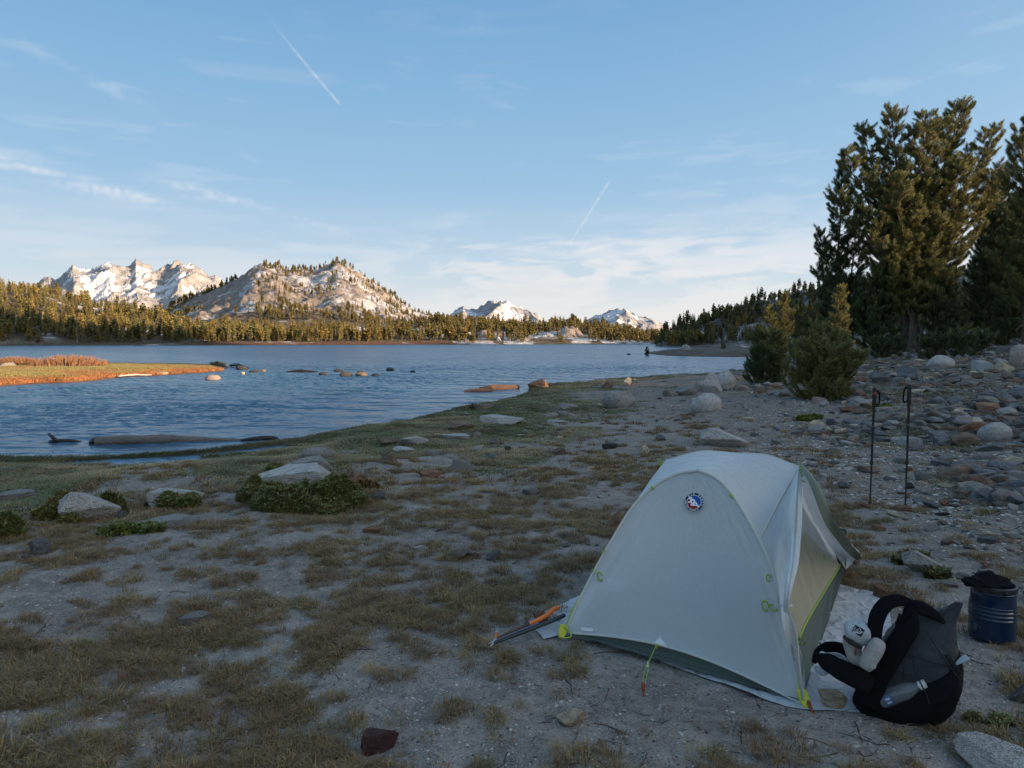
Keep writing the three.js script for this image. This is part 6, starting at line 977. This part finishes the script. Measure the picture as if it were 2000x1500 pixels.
  bag(lerpRows([[1400, 1664, 1800, -.15, .085], [1385, 1656, 1845, -.16, .098], [1360, 1664, 1866, -.16, .103], [1330, 1735, 1874, -.16, .108], [1300, 1805, 1878, -.15, .10], [1270, 1850, 1876, -.12, .07], [1255, 1864, 1874, -.08, .04]], 22), 'mesh_pocket', meshPocket, 'black stretch mesh pocket wrapped round the foot of the pack');
  strip([PX(1772, 1172, .04), PX(1768, 1210, .075), PX(1738, 1270, .10), PX(1712, 1330, .11), PX(1690, 1392, .10)], [26, 44, 46, 40, 44], .022, 'frame_panel', foam, 'black back panel along the left edge of the pack');
  strip([PX(1776, 1166, .03), PX(1750, 1161, .05), PX(1722, 1172, .08), PX(1704, 1202, .10), PX(1700, 1240, .11), PX(1706, 1275, .11)], [16, 26, 32, 34, 30, 18], .011, 'shoulder_strap', foam, 'padded black shoulder strap arching over to the left'); strip([PX(1752, 1190, -.02), PX(1742, 1222, -.02), PX(1738, 1258, 0), PX(1728, 1280, .02)], [10, 6, 6, 5], .004, 'strap', cord); strip([PX(1770, 1184, .08), PX(1752, 1200, .09), PX(1744, 1230, .10), PX(1748, 1262, .10)], [8, 10, 8, 8], .006, 'shoulder_strap', foam, 'second shoulder strap folded against the back panel'); strip([PX(1776, 1158, .02), PX(1770, 1148, .02), PX(1764, 1143, .02), PX(1758, 1140, .02)], [4, 4, 4, 3], .003, 'hydration_tube', std([.10, .14, .17], .5));
  strip([PX(1778, 1166, .03), PX(1800, 1172, .03), PX(1830, 1184, .02)], [8, 10, 7], .005, 'strap', cord);
  // hip belt: a loop lying out to the left
  strip([PX(1690, 1345, .08), PX(1664, 1310, .0), PX(1632, 1288, -.06), PX(1600, 1290, -.06), PX(1580, 1304, -.03), PX(1570, 1326, .02)], [30, 30, 30, 28, 22, 12], .010, 'hip_belt', foam, 'far half of the hip belt, curved up'); strip([PX(1696, 1346, .12), PX(1664, 1337, .14), PX(1632, 1328, .15), PX(1600, 1317, .14), PX(1580, 1311, .10)], [44, 50, 48, 42, 14], .020, 'hip_belt', blackCloth, 'near half of the hip belt with a pocket');
  for (const [x, y, z] of [[1594, 1306, .09], [1590, 1338, .12]]) part(g, 'buckle', new THREE.CapsuleGeometry(.014, .02, 4, 10).rotateZ(1.2).translate(...PX(x, y, z).toArray()), std([.42, .48, .52], .6)); strip([PX(1574, 1334, .06), PX(1580, 1345, .09), PX(1596, 1348, .10)], [8, 10, 6], .003, 'webbing', std([.30, .36, .42], .7)); strip([PX(1598, 1302, .06), PX(1625, 1299, .05), PX(1650, 1312, .07), PX(1662, 1322, .09)], [7, 9, 10, 8], .003, 'webbing', std([.42, .46, .5], .8));
  // two tan pouches on the harness
  const box = (c, sx, sy, sz, rz, name, mat, label, rx = 0, ry = 0) => { const o = new THREE.SphereGeometry(1, 32, 24), p = o.attributes.position; for (let i = 0; i < p.count; i++) { const e = .5, f = (v) => Math.sign(v) * pow(abs(v), e); const v = V(f(p.getX(i)) * sx, f(p.getY(i)) * sy, f(p.getZ(i)) * sz); const w = .004 * fbm3(v.x * 40, v.y * 40, v.z * 40 + sx * 90, 3); v.multiplyScalar(1 + w * 8); p.setXYZ(i, v.x, v.y, v.z); } o.rotateX(rx).rotateY(ry).rotateZ(rz); const q = mergeVertices(o.deleteAttribute('normal'), 1e-5); q.computeVertexNormals(); return part(g, name, q.translate(c.x, c.y, c.z), mat, label); };
  const c1 = PX(1664, 1243, .10), c1b = PX(1656, 1283, .09); const pc = box(c1, 27 * k, 24 * k, .045, .25, 'pouch', pouchGrey, 'grey pouch lid with a dark emblem patch', .5, .2); box(c1b, 17 * k, 34 * k, .036, .32, 'pouch', pouch, 'tan pouch below the grey lid'); strip([PX(1634, 1256, .125), PX(1650, 1264, .155), PX(1674, 1272, .15)], [9, 12, 9], .004, 'band', black); strip([PX(1663, 1268, .142), PX(1661, 1280, .14), PX(1660, 1290, .135)], [4, 4, 4], .003, 'zip_pull', red);
  { const n = 128, cv = document.createElement('canvas'); cv.width = cv.height = n; const x = cv.getContext('2d'); x.fillStyle = '#0b0d10'; x.fillRect(0, 0, n, n); x.strokeStyle = '#cfd3d6'; x.lineWidth = 7; x.beginPath(); x.moveTo(70, 20); x.bezierCurveTo(118, 60, 110, 96, 70, 108); x.bezierCurveTo(30, 96, 30, 54, 70, 20); x.stroke(); x.lineWidth = 5; x.beginPath(); x.arc(70, 74, 15, 0, 7); x.stroke(); x.fillStyle = '#cfd3d6'; x.save(); x.translate(16, 64); x.rotate(-PI / 2); for (let i = 0; i < 6; i++) x.fillRect(-34 + i * 12, -5, 7, 10); x.restore(); const t = new THREE.CanvasTexture(cv); t.colorSpace = THREE.SRGBColorSpace; const pl = new THREE.PlaneGeometry(22 * k, 18 * k).rotateZ(-.38).rotateX(-.62).translate(c1.x + .004, c1.y + .026, c1.z + .043); part(pc, 'patch', pl, new THREE.MeshStandardMaterial({ map: t, roughness: .8, side: THREE.DoubleSide }), 'black square patch with a leaf-shaped emblem'); }
  box(PX(1696, 1281, .155), 17 * k, 38 * k, .038, -.42, 'pouch', pouch, 'tan cylindrical pouch beside the back panel'); strip([PX(1683, 1266, .15), PX(1679, 1278, .15), PX(1676, 1288, .15)], [4, 4, 4], .003, 'zip_pull', red); part(g, 'buckle', new THREE.TorusGeometry(.007, .002, 6, 12).translate(...PX(1700, 1305, .20).toArray()), std([.6, .55, .4], .5));
  // bungee cord over the side
  const cordAt = (pts) => { const P = pts.map(([x, y, z]) => PX(x, y, 0).setZ(z)); const C = new THREE.CatmullRomCurve3(P, false, 'catmullrom', .2).getPoints(30); part(g, 'bungee_cord', tube(C, C.map(() => .0028), 5), cord); };
  cordAt([[1776, 1250, .100], [1812, 1256, .10], [1848, 1260, .088]]); cordAt([[1778, 1252, .10], [1784, 1280, .108], [1806, 1318, .112], [1814, 1338, .11]]); cordAt([[1800, 1198, .075], [1830, 1236, .09], [1852, 1262, .09], [1868, 1284, .08]]); cordAt([[1762, 1276, .105], [1762, 1305, .11]]);
  strip([PX(1846, 1252, .07), PX(1856, 1268, .075), PX(1870, 1286, .06)], [10, 12, 8], .004, 'strap', cord); strip([PX(1862, 1270, .05), PX(1874, 1258, .05), PX(1884, 1250, .05)], [5, 12, 14], .003, 'label_tag', std([.42, .5, .55], .7)); 
  // bottle in the side pocket
  { const bt = thing('water_bottle', 'clear plastic water bottle with white cap in the side of the backpack', 'bottle', g.localToWorld(PX(1748, 1338, .0).setZ(.088))); bt.rotation.y = -a; const q = new THREE.Group(); const rot = -.95, W = new THREE.MeshPhysicalMaterial({ color: rgb(.85, .9, .95), roughness: .06, transmission: .85, thickness: 0 }); const m4 = new THREE.Matrix4().makeRotationZ(rot);
    part(bt, 'body', new THREE.LatheGeometry([[0, -.07], [.030, -.07], [.034, -.062], [.034, .03], [.032, .055], [.018, .09], [.0135, .096], [.0135, .105]].map(([x, y]) => new THREE.Vector2(x, y)), 28).applyMatrix4(m4), W); part(bt, 'cap', new THREE.CylinderGeometry(.0165, .0175, .026, 24).translate(0, .114, 0).applyMatrix4(m4), std([.72, .72, .70], .6));
    const cv = document.createElement('canvas'); cv.width = 256; cv.height = 128; const x = cv.getContext('2d'); x.fillStyle = '#3a5a80'; x.fillRect(0, 0, 256, 128); x.fillStyle = '#e8eef2'; x.font = 'bold 52px sans-serif'; x.textAlign = 'center'; x.fillText('smart', 128, 56); x.fillText('water', 128, 106); const t = new THREE.CanvasTexture(cv); t.colorSpace = THREE.SRGBColorSpace;
    const lab = new THREE.CylinderGeometry(.0348, .0348, .036, 20, 1, true, -.55, 1.1), uv = lab.attributes.uv; const mm = new THREE.Matrix4().makeRotationZ(rot); lab.translate(0, -.03, 0).applyMatrix4(mm); for (let i = 0; i < uv.count; i++) { const u = uv.getX(i), v = uv.getY(i); uv.setXY(i, v, 1 - u); } part(bt, 'label', lab, new THREE.MeshStandardMaterial({ map: t, roughness: .5, side: THREE.DoubleSide }), 'bottle label with white lettering'); }
}
renderer.render(scene, camera);
